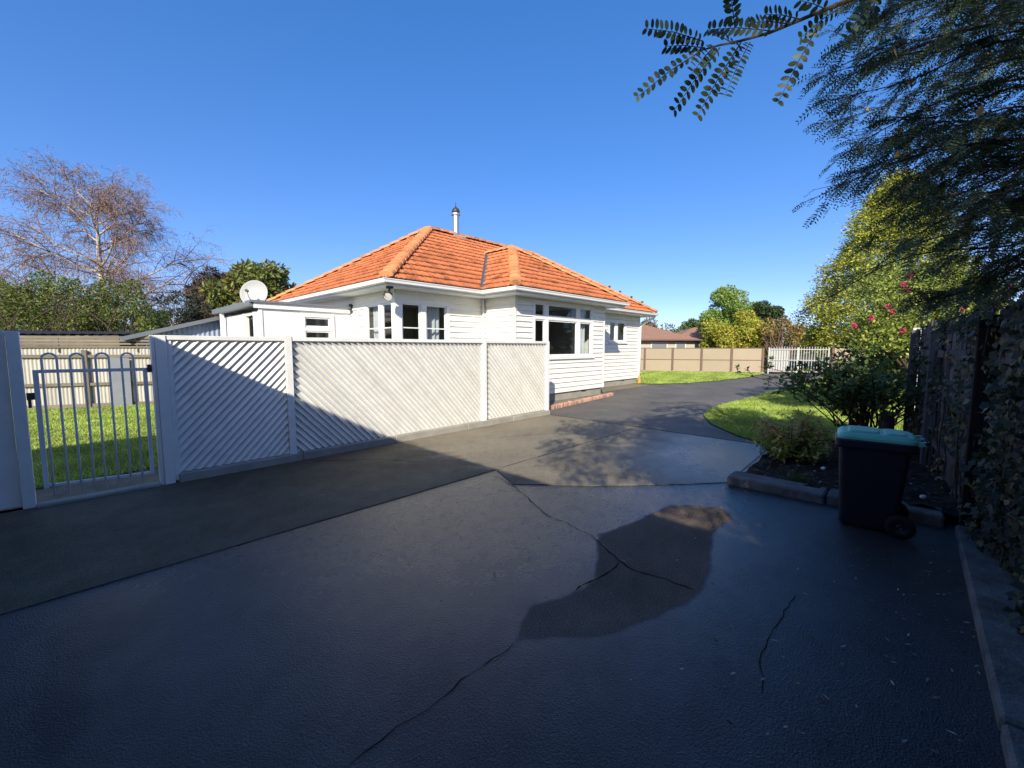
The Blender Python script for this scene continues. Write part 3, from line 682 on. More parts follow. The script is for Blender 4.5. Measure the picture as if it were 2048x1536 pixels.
def face_tiles(o, ud, indir, poly):
    """o: plan origin on eave, ud: plan dir along the eave, indir: plan dir up the slope; poly: plan polygon (convex)"""
    U = Vector((ud[0], ud[1], 0)); Iv = Vector((indir[0], indir[1], 0)); Vv = Iv*ct+Vector((0, 0, st)); N = U.cross(Vv); O = Vector((o[0], o[1], ze))
    pl = []
    for p in poly:
        d = Vector((p[0]-o[0], p[1]-o[1], 0)); pl.append((d.dot(U), d.dot(Iv)/ct))
    ar = sum(pl[i][0]*pl[(i+1) % len(pl)][1]-pl[(i+1) % len(pl)][0]*pl[i][1] for i in range(len(pl)))
    if ar < 0: pl.reverse()
    def sd(u, v): # min signed distance inside
        best = 1e9
        for i in range(len(pl)):
            a, b = pl[i], pl[(i+1) % len(pl)]; ex, ey = b[0]-a[0], b[1]-a[1]; l = math.hypot(ex, ey)
            best = min(best, (ex*(v-a[1])-ey*(u-a[0]))/l)
        return best
    u0 = min(p[0] for p in pl); u1 = max(p[0] for p in pl); v1 = max(p[1] for p in pl)
    Mx = Matrix((( U.x, Vv.x, N.x, 0), (U.y, Vv.y, N.y, 0), (U.z, Vv.z, N.z, 0), (0, 0, 0, 1)))
    bm = bmesh.new(); any_ = False
    r = 0
    while r*TG < v1:
        c = int(u0/TW_)-1
        off = .5*TW_*(r % 2)
        while c*TW_+off < u1:
            u, v = c*TW_+off, r*TG; c += 1
            corners = [(u, v), (u+TW_, v), (u, v+TG), (u+TW_, v+TG)]; ds = [sd(*q) for q in corners]
            if max(ds) < -.05 and sd(u+TW_/2, v+TG/2) < -.1: continue
            if sd(u+TW_/2, v+TG/2) < -.14: continue
            pos = O+U*u+Vv*v
            full = min(sd(u, v+.01), sd(u+TW_, v+.01), sd(u, v+TG), sd(u+TW_, v+TG)) > -.012
            if full: cands.append(((pos-Vector((0, 0, HC))).length, pos, Mx))
            else:
                vv = [bm.verts.new(q) for q in [(u+a, v+b, c_) for a, b, c_ in tv]]
                for f in tf: bm.faces.new([vv[k] for k in f])
        r += 1
    for i in range(len(pl)):
        a, b = pl[i], pl[(i+1) % len(pl)]; ex, ey = b[0]-a[0], b[1]-a[1]
        if abs(ey) < 1e-6 and a[1] < 1e-6: continue
        bmesh.ops.bisect_plane(bm, geom=bm.verts[:]+bm.edges[:]+bm.faces[:], plane_co=(a[0], a[1], 0), plane_no=(ey, -ex, 0), clear_outer=True)
    Mt = Matrix.Translation(O) @ Mx; bm.transform(Mt)
    me = bpy.data.meshes.new('tmp'); bm.to_mesh(me); bm.free(); stuff.from_mesh(me); bpy.data.meshes.remove(me)
face_tiles(E1, (1, 0), (0, 1), [E1, E2, vl, (vl[0], pk[1]), pk])
face_tiles(E1, (1, 0), (0, 1), [vl, E4b, E5, re_, (vl[0], pk[1])])
face_tiles(E0, (0, -1), (1, 0), [E0, E1, pk])
face_tiles(E2, (0, -1), (1, 0), [E2, E3, ap, vl])
face_tiles(E3, (1, 0), (0, 1), [E3, E4, ap])
cands.sort(key=lambda c: c[0])
for i, (d, pos, Mx) in enumerate(cands):
    if i < 300:
        ob = bpy.data.objects.new('roof_tile', tme); link(ob, roof)
        ob.matrix_local = Matrix.Translation(pos-origin(roof)+Vector((0, 0, random.uniform(-.002, .003)))) @ Mx @ Matrix.Rotation(random.uniform(-.008, .008), 4, 'Z')
    else:
        vv = [stuff.verts.new(pos+(Mx.to_3x3() @ Vector(q))) for q in tv]
        for f in tf: stuff.faces.new([vv[k] for k in f])
me = bpy.data.meshes.new('far_tiles'); o_ = origin(roof)
for v in stuff.verts: v.co -= o_
for f in stuff.faces: f.smooth = True
stuff.to_mesh(me); stuff.free(); me.materials.append(M['tile'])
fo = bpy.data.objects.new('far_tiles', me); link(fo, roof); tag(fo, kind='stuff')
# hip and ridge caps: shared piece
def cap_mesh():
    m = []; F = []; n = 8
    for j, (yy, r, h_) in enumerate(((-.02, .155, .022), (0.0, .160, .03), (.40, .135, .008))):
        for i in range(n+1):
            t = math.pi*i/n; m.append((-r*math.cos(t), yy, h_-.055+r*.72*math.sin(t)**.8))
    for j in range(2):
        for i in range(n):
            a = j*(n+1)+i; F.append((a, a+1, a+n+2, a+n+1))
    k = len(m); m.append((0, -.02, -.06)); F += [(k, i+1, i) for i in range(n)]
    me = bpy.data.meshes.new('ridge_cap'); me.from_pydata(m, [], F); me.materials.append(M['cap'])
    for p in me.polygons[:2*n]: p.use_smooth = True
    return me
cme = cap_mesh()
def caps(a, b, name='hip_cap'):
    a, b = Vector(a), Vector(b); d = (b-a); n = max(1, round(d.length/.36)); dn = d.normalized(); xx = dn.cross(Vector((0, 0, 1))).normalized(); zz = xx.cross(dn)
    for i in range(n):
        p = a+d*(i/n)
        ob = bpy.data.objects.new(name, cme); link(ob, roof)
        ob.matrix_local = Matrix.Translation(p-origin(roof)) @ Matrix(((xx.x, dn.x, zz.x, 0), (xx.y, dn.y, zz.y, 0), (xx.z, dn.z, zz.z, 0), (0, 0, 0, 1))) @ Matrix.Rotation(random.uniform(-.03, .03), 4, 'Y') @ Matrix.Diagonal((1, d.length/n/.36, 1, 1))
u_ = .075
caps(p3(E1, 0, u_), p3(pk, wd_, u_)); caps(p3(E0, 0, u_), p3(pk, wd_, u_)); caps(p3(E5, 0, u_), p3(re_, wd_, u_)); caps(p3(E6, 0, u_), p3(re_, wd_, u_))
caps(p3(E3, 0, u_), p3(ap, hb, u_)); caps(p3(E4, 0, u_), p3(ap, hb, u_))
caps(p3(re_, wd_, u_-.015), p3(pk, wd_, u_-.015), 'ridge_cap'); caps(p3(ap, hb, u_-.015), p3((vl[0], vl[1]+.05), hb, u_-.015), 'ridge_cap')
# valley flashing
for a, b in ((E2, vl), (E4b, vl)):
    va, vb = Vector(p3(a, 0, .08)), Vector(p3(b, hb, .08)); d = vb-va
    m = MB(); 
    m.quad(va+Vector((-.075, .0, .03)), va+Vector((0, 0, .005)), vb+Vector((0, 0, .005)), vb+Vector((-.075, 0, .03))).quad(va+Vector((0, 0, .005)), va+Vector((.075, 0, .03)), vb+Vector((.075, 0, .03)), vb+Vector((0, 0, .005)))
    m.build('valley_flashing', 'lead', roof)
# flashing patches along the ridge and moss lumps
MB().tube([(9.75, 12.30, Zr-.02), (10.3, 12.30, Zr+.0)], .09, 8).build('ridge_flashing', 'conc', roof)
MB().tube([(11.5, 12.3, Zr+.07), (11.75, 12.3, Zr+.09)], .05, 6).build('ridge_flashing', 'conc', roof)
for i in range(4):
    q = Vector(p3(E5, 0, .2)).lerp(Vector(p3(re_, wd_, .2)), .12+.09*i+random.uniform(-.01, .01)); MB().lathe([(0, .05), (.05, .03), (.06, 0), (.04, -.05), (0, -.06)], q, n=7).build('moss_lump', 'bark', roof)
# soffit, fascia, gutter
eav = [E0, E1, E2, E3, E4, E4b, E5, E6]
MB().sweep([Vector(p) for p in eav], [(-.60, 3.0), (-.045, 3.0), (-.045, 2.985), (-.02, 2.985), (-.02, 3.13)], True).build('soffit', 'white', house)
MB().sweep([Vector(p) for p in eav], [(-.018, 3.128), (-.018, 3.035), (.055, 3.03), (.082, 3.05), (.088, 3.09), (.105, 3.118), (.105, 3.13), (.098, 3.132), (.075, 3.09), (.06, 3.05), (-.01, 3.05)], True).build('gutter', 'white', house)
# downpipe on the far corner
dp = MB(); dp.tube([(wx1+.55, wyA-.50, 3.04), (wx1+.55, wyA-.50, 2.98), (wx1+.06, wyA-.09, 2.60), (wx1+.03, wyA-.085, 2.5), (wx1+.03, wyA-.085, .30)], .038, 10)
dpo = dp.build('downpipe', 'white', house, sm=True)
MB().lathe([(.055, .32), (.062, .30), (.075, .05), (.10, -.02)], (wx1+.03, wyA-.085, 0), n=12).build('drain_shoe', 'terracotta', dpo)
# flue
fl = MB(); fl.lathe([(.13, -.35), (.118, -.3), (.118, .72), (.125, .73), (.165, .74), (.165, .80), (.12, .80)], (9.93, 12.34, Zr), n=20); flo = fl.build('flue', 'steel', house, sm=False)
MB().lathe([(.09, .79), (.13, .82), (.15, .88), (.11, .97), (.05, 1.02), (.02, 1.03), (.008, 1.20), (0, 1.2)], (9.93, 12.34, Zr), n=16).build('cowl', 'darkmetal', flo, sm=True)
# flood lamp under the corner soffit
fx, fy_ = E1[0]+.20, E1[1]+.20
MB().box(fx-.06, fx+.06, fy_-.06, fy_+.06, 2.95, 3.0).bar((fx, fy_, 2.96), (fx-.04, fy_-.02, 2.86), .03, .03).build('lamp_bracket', 'darkmetal', house)
c_ = Vector((fx-.07, fy_-.06, 2.78)); ax = Vector((-.7, -.55, -.5)).normalized()
fo_ = MB().lathe([(.0, -.10), (.07, -.09), (.085, -.03), (.10, .05), (.105, .06)], c_, ax, 12); fo_.bar(c_+Vector((-.05, .05, .10)), c_+Vector((-.12, -.02, .0)), .01, .04); flood = fo_.build('flood_lamp', 'darkmetal', house, sm=True)
MB().lathe([(0, .05), (.098, .045)], c_, ax, 12).build('lamp_glass', 'lamp', flood)

# brick edging in front of the bay
be = thing('brick_edging', (10.2, 6.95, 0), 'low row of red bricks on edge along the house wall', 'edging')
bme = bpy.data.meshes.new('brick'); mb = MB().box(-.038, .038, -.055, .055, -.02, .115); bme.from_pydata(mb.v, [], mb.f)
bmm = bmesh.new(); bmm.from_mesh(bme); bmesh.ops.bevel(bmm, geom=bmm.edges[:], offset=.008, segments=1, affect='EDGES'); bmm.to_mesh(bme); bmm.free(); bme.materials.append(M['brick'])
pa, pb = Vector((8.12, 6.72, 0)), Vector((12.5, 7.27, 0)); nb = 50
for i in range(nb):
    q = pa.lerp(pb, (i+.5)/nb); share('brick', bme, be, q+Vector((0, random.uniform(-.012, .012), random.uniform(-.02, .008))), (random.uniform(-.06, .06), random.uniform(-.12, .12), math.atan2((pb-pa).y, (pb-pa).x)+random.uniform(-.08, .08)), (1, 1, random.uniform(.92, 1.04)))
poly_sheet('house_strip', [(8.2, 6.78), (12.45, 7.33), (12.62, 8.0), (17.0, 8.0), (17.2, 9.02), (12.6, 9.02), (12.6, 7.9), (8.2, 7.9)], .014, 'pad', .4, lambda x, y: (0, 0, .2))

# =================================================================== PORCH, SHED, DISH
porch = thing('sun_porch', (4.2, 13, 0), 'flat roofed white sun porch built onto the side of the house', 'porch')
py, px0, px1, pyb = 11.28, 3.10, 5.335, 14.75
pw = MB(); pw.box(px0, 4.02, py, py+.08, 0, 2.56).box(4.02, 4.80, py, py+.08, 0, 1.55).box(4.80, px1, py, py+.08, 0, 2.56).box(4.02, 4.80, py, py+.08, 2.50, 2.56)
pwo = pw.build('front_wall', 'white', porch)
MB().box(px0-.02, px0+.06, py-.02, py-.001, 0, 2.52).build('corner_trim', 'white', porch)
sw_ = MB(); sw_.box(px0, px0+.08, py+.08, 11.62, 0, 2.5).box(px0, px0+.08, 12.45, pyb, 0, 2.5).box(px0, px0+.08, 11.62, 12.45, 2.42, 2.5).box(px0, px1, pyb, pyb+.08, 0, 2.5); sw_.build('side_wall', 'white', porch)
MB().box(px0+.45, px0+.50, 11.64, 12.43, .2, 2.42).build('side_door', 'roomdark', porch)
MB().box(px0-.05, px0, 11.56, 11.62, 0, 2.48).box(px0-.05, px0, 12.45, 12.51, 0, 2.48).build('door_frame', 'white', porch)
MB().box(px0+.08, px1, py+.08, pyb, .18, .22).build('floor', 'roomdark', porch)
TP = lambda u, q, z: (u, py-q, z)
window('window', TP, 4.02, 4.86, 1.55, 2.50, (), 2.10, None, parent=porch, sill=True)
MB().box(2.98, 5.32, py-.06, py-.022, 2.555, 2.68).build('fascia', 'white', porch)
MB().box(2.90, 5.345, py-.11, py+.0, 2.682, 2.735).box(2.90, 5.345, py+.0, pyb+.35, 2.60, 2.733).build('roof', 'greyroof', porch)
MB().bar((2.985, py+3.05, 0), (2.985, py+3.05, 2.6), .09, .09).build('post', 'white', porch)
MB().box(5.30, 5.345, py-.13, py-.0, 2.56, 2.81).build('flashing', 'darkmetal', porch)

shed = thing('shed', (2.3, 15.8, 0), 'low shed of pale blue-grey iron with a sloping grey roof behind the porch', 'shed')
sy = 15.45
def szt(x): return 1.90+(x-.95)*.30
m = MB(); n = 150
for i in range(n+1):
    x = 1.25+(3.3-1.25)*i/n; yq = sy+.011*math.sin(2*math.pi*x/.12)
    m.v += [(x, yq, 0), (x, yq, szt(x)-.10)]
    if i: k = len(m.v); m.f.append((k-4, k-2, k-1, k-3))
m.build('iron_wall', 'corrblue', shed, fixn=False)
MB().box(1.25, 1.30, sy+.02, 18.6, 0, 1.85).box(3.25, 3.3, sy+.02, 18.6, 0, 2.45).build('side_wall', 'corrblue', shed)
MB().hexa([(.92, sy-.18, szt(.92)-.06), (3.35, sy-.18, szt(3.35)-.06), (3.35, 18.8, szt(3.35)-.06), (.92, 18.8, szt(.92)-.06), (.92, sy-.18, szt(.92)), (3.35, sy-.18, szt(3.35)), (3.35, 18.8, szt(3.35)), (.92, 18.8, szt(.92))]).build('roof', 'greyroof', shed)
MB().bar((.90, sy-.20, szt(.9)-.03), (3.34, sy-.20, szt(3.34)-.03), .03, .11).build('barge_board', 'greyroof', shed)

bs = thing('low_shed', (-.6, 18.4, 0), 'low shed with a black ribbed roof just behind the corrugated fence', 'shed')
m = MB(); n = 60
q0, q1 = Vector((-1.75, 17.35, 1.97)), Vector((1.0, 16.15, 1.99))
for i in range(n+1):
    q = q0.lerp(q1, i/n); zz = .018*(1 if (i//2) % 2 else 0)
    m.v += [(q.x, q.y, q.z+zz), (q.x+.4, q.y+1.5, q.z+.12+zz)]
    if i: k = len(m.v); m.f.append((k-4, k-2, k-1, k-3))
m.build('roof', 'darkmetal', bs, fixn=False)
MB().hexa([(q0.x+.1, q0.y+.1, 0), (q1.x-.1, q1.y+.1, 0), (q1.x+.3, q1.y+1.4, 0), (q0.x+.4, q0.y+1.4, 0), (q0.x+.1, q0.y+.1, 1.96), (q1.x-.1, q1.y+.1, 1.96), (q1.x+.3, q1.y+1.4, 2.05), (q0.x+.4, q0.y+1.4, 2.05)]).build('wall', 'timber', bs)

dish = thing('satellite_dish', (3.16, 11.75, 2.72), 'round grey satellite dish standing on the porch roof', 'satellite dish')
dc = far(509, 587, 10.25); ax = Vector((-.62, -.70, .20)).normalized()
MB().lathe([(0, -.055), (.10, -.05), (.20, -.025), (.28, .012), (.315, .035), (.322, .036), (.315, .025), (.2, -.035), (0, -.065)], dc, ax, 28).build('reflector', 'dish', dish, sm=True)
MB().tube([dc-ax*.06, dc-ax*.12+Vector((0, 0, -.03)), (dc.x-ax.x*.12, dc.y-ax.y*.12, 2.70)], .022, 8).build('mast', 'steel', dish)
MB().tube([dc+Vector((0, 0, -.30))+ax*.03, dc+ax*.28+Vector((0, 0, -.16)), dc+ax*.34+Vector((0, 0, -.06))], .010, 6).build('feed_arm', 'steel', dish)
MB().lathe([(0, -.04), (.03, -.035), (.035, .03), (0, .04)], dc+ax*.34+Vector((0, 0, -.05)), ax, 10).build('feed_horn', 'darkmetal', dish)

# =================================================================== BUILDING WHOSE SHADE FALLS ON THE DRIVE (behind the camera)
gar = thing('garage', (-4.6, 1, 0), 'flat roofed garage beside the drive entrance that shades the drive', 'garage')
MB().box(-8, -1.35, -7, 6.25, 0, 2.58).build('wall', 'garage', gar)
MB().hexa([(-8.3, -7.3, 2.58), (-1.06, -7.3, 2.58), (-1.06, 3.0, 2.58), (-8.3, 3.0, 2.58), (-8.3, -7.3, 3.02), (-1.06, -7.3, 3.02), (-1.06, 3.0, 3.02), (-8.3, 3.0, 3.02)]).hexa([(-8.3, 3.002, 2.57), (-1.06, 3.002, 2.57), (-1.06, 6.95, 2.42), (-8.3, 6.95, 2.42), (-8.3, 3.002, 3.02), (-1.06, 3.002, 3.02), (-1.06, 6.95, 2.63), (-8.3, 6.95, 2.63)]).build('roof', 'greyroof', gar)
MB().box(-1.348, -1.30, 1.0, 3.6, 0, 2.2).build('door', 'white2', gar)

# =================================================================== FAR FENCE, GATE, HOUSES
f0, f1 = Vector((23.4, 19.3, 0)), Vector((29.65, 6.75, 0)); df = (f1-f0).normalized(); nf = Vector((df.y, -df.x, 0))
ff = thing('panel_fence', f0, 'brown panel fence with dark posts across the back lawn', 'fence')
Lf = (f1-f0).length; posts = np.linspace(0, Lf, 9); ztop = 1.60
for i, t in enumerate(posts):
    q = f0+df*t; MB().bar((q.x, q.y, -.05), (q.x, q.y, ztop), .11, .13, up=df).build('post', 'brownpost', ff)
    MB().bar((q.x+nf.x*.06, q.y+nf.y*.06, -.05), (q.x+nf.x*.06, q.y+nf.y*.06, .10), .17, .12, up=df).build('footing', 'conc', ff)
for a, b in zip(posts[:-1], posts[1:]):
    pa, pb = f0+df*(a+.06)-nf*.03, f0+df*(b-.06)-nf*.03
    for z0, z1 in ((.06, .80), (.84, ztop-.05)): MB().bar((pa.x, pa.y, (z0+z1)/2), (pb.x, pb.y, (z0+z1)/2), .03, z1-z0).build('panel', 'brownpanel', ff)
    MB().bar((pa.x+nf.x*.01, pa.y+nf.y*.01, .82), (pb.x+nf.x*.01, pb.y+nf.y*.01, .82), .04, .045).build('joint_strip', 'brownpost', ff)
    MB().bar((pa.x, pa.y, ztop-.025), (pb.x, pb.y, ztop-.025), .07, .045).build('top_rail', 'brownpost', ff)
g0, g1 = Vector((30.9, 3.4, 0)), Vector((33.5, -3.2, 0)); d2_ = (g1-g0).normalized()
ff2 = thing('panel_fence', g0, 'brown panel fence beyond the white double gate by the conifer', 'fence'); 
for i in range(5):
    q = g0+d2_*(i*1.75); MB().bar((q.x, q.y, -.05), (q.x, q.y, ztop), .11, .13, up=d2_).build('post', 'brownpost', ff2)
    if i < 4:
        pa, pb = g0+d2_*(i*1.75+.06), g0+d2_*((i+1)*1.75-.06)
        for z0, z1 in ((.06, .80), (.84, ztop-.02)): MB().bar((pa.x, pa.y, (z0+z1)/2), (pb.x, pb.y, (z0+z1)/2), .03, z1-z0).build('panel', 'brownpanel', ff2)
# white gate, two leaves: one half sheeted
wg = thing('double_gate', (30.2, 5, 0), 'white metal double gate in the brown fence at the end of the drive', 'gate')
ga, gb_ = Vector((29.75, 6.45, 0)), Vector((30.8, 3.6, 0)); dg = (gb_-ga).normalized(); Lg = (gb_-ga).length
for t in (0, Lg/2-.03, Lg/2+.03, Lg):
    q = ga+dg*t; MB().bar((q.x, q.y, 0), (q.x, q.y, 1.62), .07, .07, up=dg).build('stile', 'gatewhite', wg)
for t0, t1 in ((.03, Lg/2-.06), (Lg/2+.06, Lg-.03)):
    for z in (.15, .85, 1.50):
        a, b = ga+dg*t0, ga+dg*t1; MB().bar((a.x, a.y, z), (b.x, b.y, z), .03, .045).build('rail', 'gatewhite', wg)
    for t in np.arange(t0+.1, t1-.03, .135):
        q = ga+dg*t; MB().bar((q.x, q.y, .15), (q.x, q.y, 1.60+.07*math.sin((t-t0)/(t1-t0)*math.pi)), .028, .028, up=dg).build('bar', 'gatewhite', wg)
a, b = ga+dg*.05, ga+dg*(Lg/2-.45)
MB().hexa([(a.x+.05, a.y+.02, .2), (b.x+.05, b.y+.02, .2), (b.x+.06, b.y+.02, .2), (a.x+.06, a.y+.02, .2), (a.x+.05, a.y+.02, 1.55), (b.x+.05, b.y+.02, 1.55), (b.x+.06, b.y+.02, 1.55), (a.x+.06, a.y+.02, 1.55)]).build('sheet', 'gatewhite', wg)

def far_house(cx, cy, L, W, wall_h, rise, rz, label, rm_, wins):
    t = thing('neighbour_house', (cx, cy, 0), label, 'house'); c, s = math.cos(rz), math.sin(rz)
    T = lambda x, y, z: (cx+x*c-y*s, cy+x*s+y*c, z)
    h = lambda x0, x1_, y0, y1_, z0, z1: [T(x0, y0, z0), T(x1_, y0, z0), T(x1_, y1_, z0), T(x0, y1_, z0), T(x0, y0, z1), T(x1_, y0, z1), T(x1_, y1_, z1), T(x0, y1_, z1)]
    MB().hexa(h(-L/2, L/2, -W/2, W/2, 0, wall_h)).build('wall', 'farwall', t)
    e = .6; a = L/2+e; b = W/2+e; z0 = wall_h-.05; z1 = wall_h+rise; rr = a-b
    rm2 = MB(); A_ = [T(-a, -b, z0), T(a, -b, z0), T(a, b, z0), T(-a, b, z0)]; r0, r1 = T(-rr, 0, z1), T(rr, 0, z1)
    rm2.quad(A_[0], A_[1], r1, r0).quad(A_[1], A_[2], r1).quad(A_[2], A_[3], r0, r1).quad(A_[3], A_[0], r0).quad(*A_); ro = rm2.build('roof', rm_, t)
    # stepped courses of tile
    for k in range(1, 10):
        f = k/10; zz = z0+(z1-z0)*f+.02
        q0, q1 = Vector(A_[0]).lerp(Vector(r0), f), Vector(A_[1]).lerp(Vector(r1), f); MB().bar((q0.x, q0.y, zz), (q1.x, q1.y, zz), .05, .03).build('tile_course', rm_, ro)
    m = MB(); m.sweep([Vector(q[:2]) for q in A_], [(.0, z0-.02), (.1, z0-.02), (.1, z0+.10), (0, z0+.10)], True); m.build('gutter', 'brownpost', t)
    for (u, ww) in wins:
        wo2 = MB().hexa(h(u, u+ww, -W/2-.04, -W/2+.02, 1.0, 2.1)).build('window', 'white', t)
        MB().hexa(h(u+.07, u+ww-.07, -W/2-.06, -W/2-.045, 1.07, 2.03)).build('pane', 'greyroof', wo2)
    return t
cA = far(1330, 690, 46); cB = far(1400, 690, 52)
rzv = YAW-math.pi/2
far_house(cA.x-3.5, cA.y+2.6, 11, 8, 2.35, 1.75, rzv, 'brown roofed neighbouring house nearest the white weatherboard house', 'brownroof', ((1.2, 1.6), (3.6, 1.0), (-2, 1.5)))
far_house(cB.x-.5, cB.y+.2, 9, 8, 2.35, 1.7, rzv, 'brown roofed neighbouring house partly behind the golden round tree', 'brownroof', ((-3.6, 1.5), (-1.5, 1.2), (.6, 1.5)))
cL = far(-60, 640, 24)
far_house(cL.x, cL.y, 7, 6, 3.6, 2.2, R_(40), 'grey roofed house behind the hedge and the birch tree', 'greyroof', ())

# =================================================================== RIGHT FENCE, KERBS
KY = -.36
kerb = MB()
for a, b in ((-3, .0), (.0, 2.6), (2.62, 5.30)): kerb.box(a, b-.01, KY-.28, KY, -.05, .075)
tag(kerb.build('kerb', 'kerb', None, bevel=.015), 'long dark concrete kerb running below the ivy-covered paling fence', 'kerb')
k2 = MB(); c0, c1 = (5.30, 1.52), (5.36, -.30)
for t0, t1 in ((0, .52), (.525, .80), (.805, 1.0)):
    ax_, ay_ = c0[0]+(c1[0]-c0[0])*t0, c0[1]+(c1[1]-c0[1])*t0; bx_, by_ = c0[0]+(c1[0]-c0[0])*t1, c0[1]+(c1[1]-c0[1])*t1
    k2.box(ax_, bx_+.27, by_+.004, ay_, -.05, .105)
tag(k2.build('kerb', 'kerb', None, bevel=.018), 'short concrete kerb along the front of the garden bed behind the bin', 'kerb')
def rfy(x): return -.07-.112*(9.3-x)
pf = thing('paling_fence', (6, -.5, 0), 'old grey timber paling fence overgrown with ivy along the drive', 'fence')
x = 1.6
while x < 9.28:
    ww = random.uniform(.135, .16); y = rfy(x)+random.uniform(-.012, .012); tz = 1.93+random.uniform(-.05, .06)+(.03 if x > 8 else 0)
    y2 = rfy(x+ww); tl = random.uniform(-.012, .012)
    MB().hexa([(x, y-.024, .0), (x+ww, y2-.024, .0), (x+ww, y2, .0), (x, y, .0), (x+tl, y-.024, tz), (x+ww+tl, y2-.024, tz-.02), (x+ww+tl, y2, tz-.02), (x+tl, y, tz)]).build('paling', 'paling', pf)
    x += ww+random.uniform(.004, .022)
for xq in (3.0, 5.38, 7.55, 9.28):
    yq = rfy(xq)+.07; MB().box(xq-.06, xq+.06, yq-.065, yq+.05, -.05, 1.90).build('post', 'postdark' if xq < 6 else 'paling', pf, bevel=.008)
for z in (.45, 1.55): MB().bar((1.6, rfy(1.6)+.03, z), (9.28, rfy(9.28)+.03, z), .05, .09).build('rail', 'paling', pf)
MB().box(9.345, 9.36, rfy(9.3)-.03, rfy(9.3)+.09, .3, 1.94).build('end_board', 'metalwhite', pf)

# =================================================================== VEGETATION HELPERS
def crown_leaves(clumps, n, size, asp=.55, shell=.55, droop=0., palette=None, wts=None, jit=.2, up=.25):
    """clumps: list of (centre, (rx,ry,rz)); leaves spread through each clump, denser towards its outside"""
    c = np.array([q[0] for q in clumps], float); r = np.array([q[1] if hasattr(q[1], '__len__') else (q[1],)*3 for q in clumps], float)
    vol = r.prod(1)**(2/3); i = rng.choice(len(c), n, p=vol/vol.sum()); d = rvec(n)
    rad = shell+(1-shell)*rng.random(n)**.6
    P = c[i]+d*r[i]*rad[:, None]
    D = d*.6+rvec(n)*.8+np.array([0, 0, -droop]); N = d*.5+rvec(n)*.7+np.array([0, 0, up+.25])
    ln = size*(.6+.8*rng.random(n))
    return leafquads(P, D, N, ln, ln*asp), cols(n, palette, wts, jit)
def ellipsoid_clumps(c, R, n, cr, surf=.75, flat=.8, seed=None):
    out = []
    for i in range(n):
        d = rvec(1)[0]; k = (surf+(1-surf)*random.random()) if random.random() < .75 else random.random()*surf
        p = np.array(c)+d*np.array(R)*k; q = cr*random.uniform(.65, 1.35); out.append((p, (q, q, q*flat)))
    return out
def branches(mb, base, tips, r0, mid=.5, n=6, sag=.0, wob=.08):
    for t in tips:
        b = Vector(base); t = Vector(t); L = (t-b).length; pts = []; off = Vector((random.uniform(-1, 1), random.uniform(-1, 1), random.uniform(0, 1)))*wob*L
        for i in range(n+1):
            f = i/n; pts.append(b.lerp(t, f)+off*math.sin(f*math.pi)-Vector((0, 0, sag*L*f*(1-f))))
        mb.tube(pts, [max(.004, r0*(1-f*.85)) for f in np.linspace(0, 1, n+1)], 5, caps=False)
def tree(name, base, clumps, n, size, pal, label, cat='tree', trunk_r=.12, group=None, asp=.55, bark='bark', wts=None, droop=0., ntips=14, jit=.2, shell=.5, split=.35):
    t = thing(name, base, label, cat, group); b = Vector(base)
    cen = Vector(np.mean([q[0] for q in clumps], 0)); fork = b.lerp(Vector((cen.x, cen.y, cen.z)), split)
    m = MB(); m.tube([b+Vector((0, 0, -.1)), b.lerp(fork, .5)+Vector((trunk_r*.4, 0, 0)), fork], [trunk_r*1.25, trunk_r, trunk_r*.8], 8)
    k = random.sample(range(len(clumps)), min(ntips, len(clumps)))
    branches(m, fork, [clumps[i][0] for i in k], trunk_r*.5)
    m.build('trunk', bark, t, sm=True)
    V, c = crown_leaves(clumps, n, size, asp, shell, droop, pal, wts, jit); fast('crown', V, 4, 'leaf', t, c); return t

# ---- far and middle trees
def dome(px, py_, D, wpx, hpx, ncl, cr):       # crown ellipsoid from its pixel box at distance D
    c = far(px, py_, D); R = (wpx/2/FPX*D, wpx/2/FPX*D, hpx/2/FPX*D); return c, ellipsoid_clumps(c, R, ncl, cr)
GREEN = [(.22, .33, .07), (.17, .27, .055), (.28, .38, .08)]
c, cl = dome(1462, 640, 42, 105, 125, 70, .75); tree('round_tree', (c.x, c.y, 0), cl, 26000, .22, GREEN, 'tall round light green tree rising behind the golden clipped tree', trunk_r=.22)
c, cl = dome(1472, 675, 34, 122, 84, 60, .6); tree('golden_tree', (c.x, c.y, 0), cl, 24000, .19, [(.42, .40, .05), (.33, .36, .05), (.22, .28, .04), (.46, .36, .055)], 'rounded yellow green tree overhanging the brown panel fence', trunk_r=.15)
c, cl = dome(1533, 645, 38, 44, 95, 26, .5); tree('dark_conifer', (c.x, c.y, 0), cl, 9000, .2, [(.05, .085, .03), (.07, .10, .035)], 'small dark conifer beside the tall round green tree', trunk_r=.15)
c, cl = dome(1378, 664, 62, 74, 40, 24, .9); tree('distant_tree', (c.x, c.y, 0), cl, 7000, .35, [(.12, .18, .05), (.10, .15, .05)], 'distant green trees above the gap between the brown roofs', trunk_r=.2)
c, cl = dome(1308, 662, 64, 64, 36, 20, .9); tree('distant_tree', (c.x, c.y, 0), cl, 3500, .3, [(.22, .15, .10), (.16, .12, .07), (.13, .14, .06)], 'distant brownish tree right above the nearer brown roof', trunk_r=.2)
def far_wood(name, D, x0, x1, ytop, n, size, pal):
    cl = []
    for i in range(150):
        x = random.uniform(x0, x1); q = far(x, random.uniform(ytop+8*math.sin(x*.021)+6*math.sin(x*.053), 694), D+random.uniform(-6, 6)); cl.append((np.array(q), random.uniform(1.0, 2.2)))
    V, c = crown_leaves(cl, n, size, palette=pal); return tag(fast(name, V, 4, 'leaf', None, c), kind='stuff')
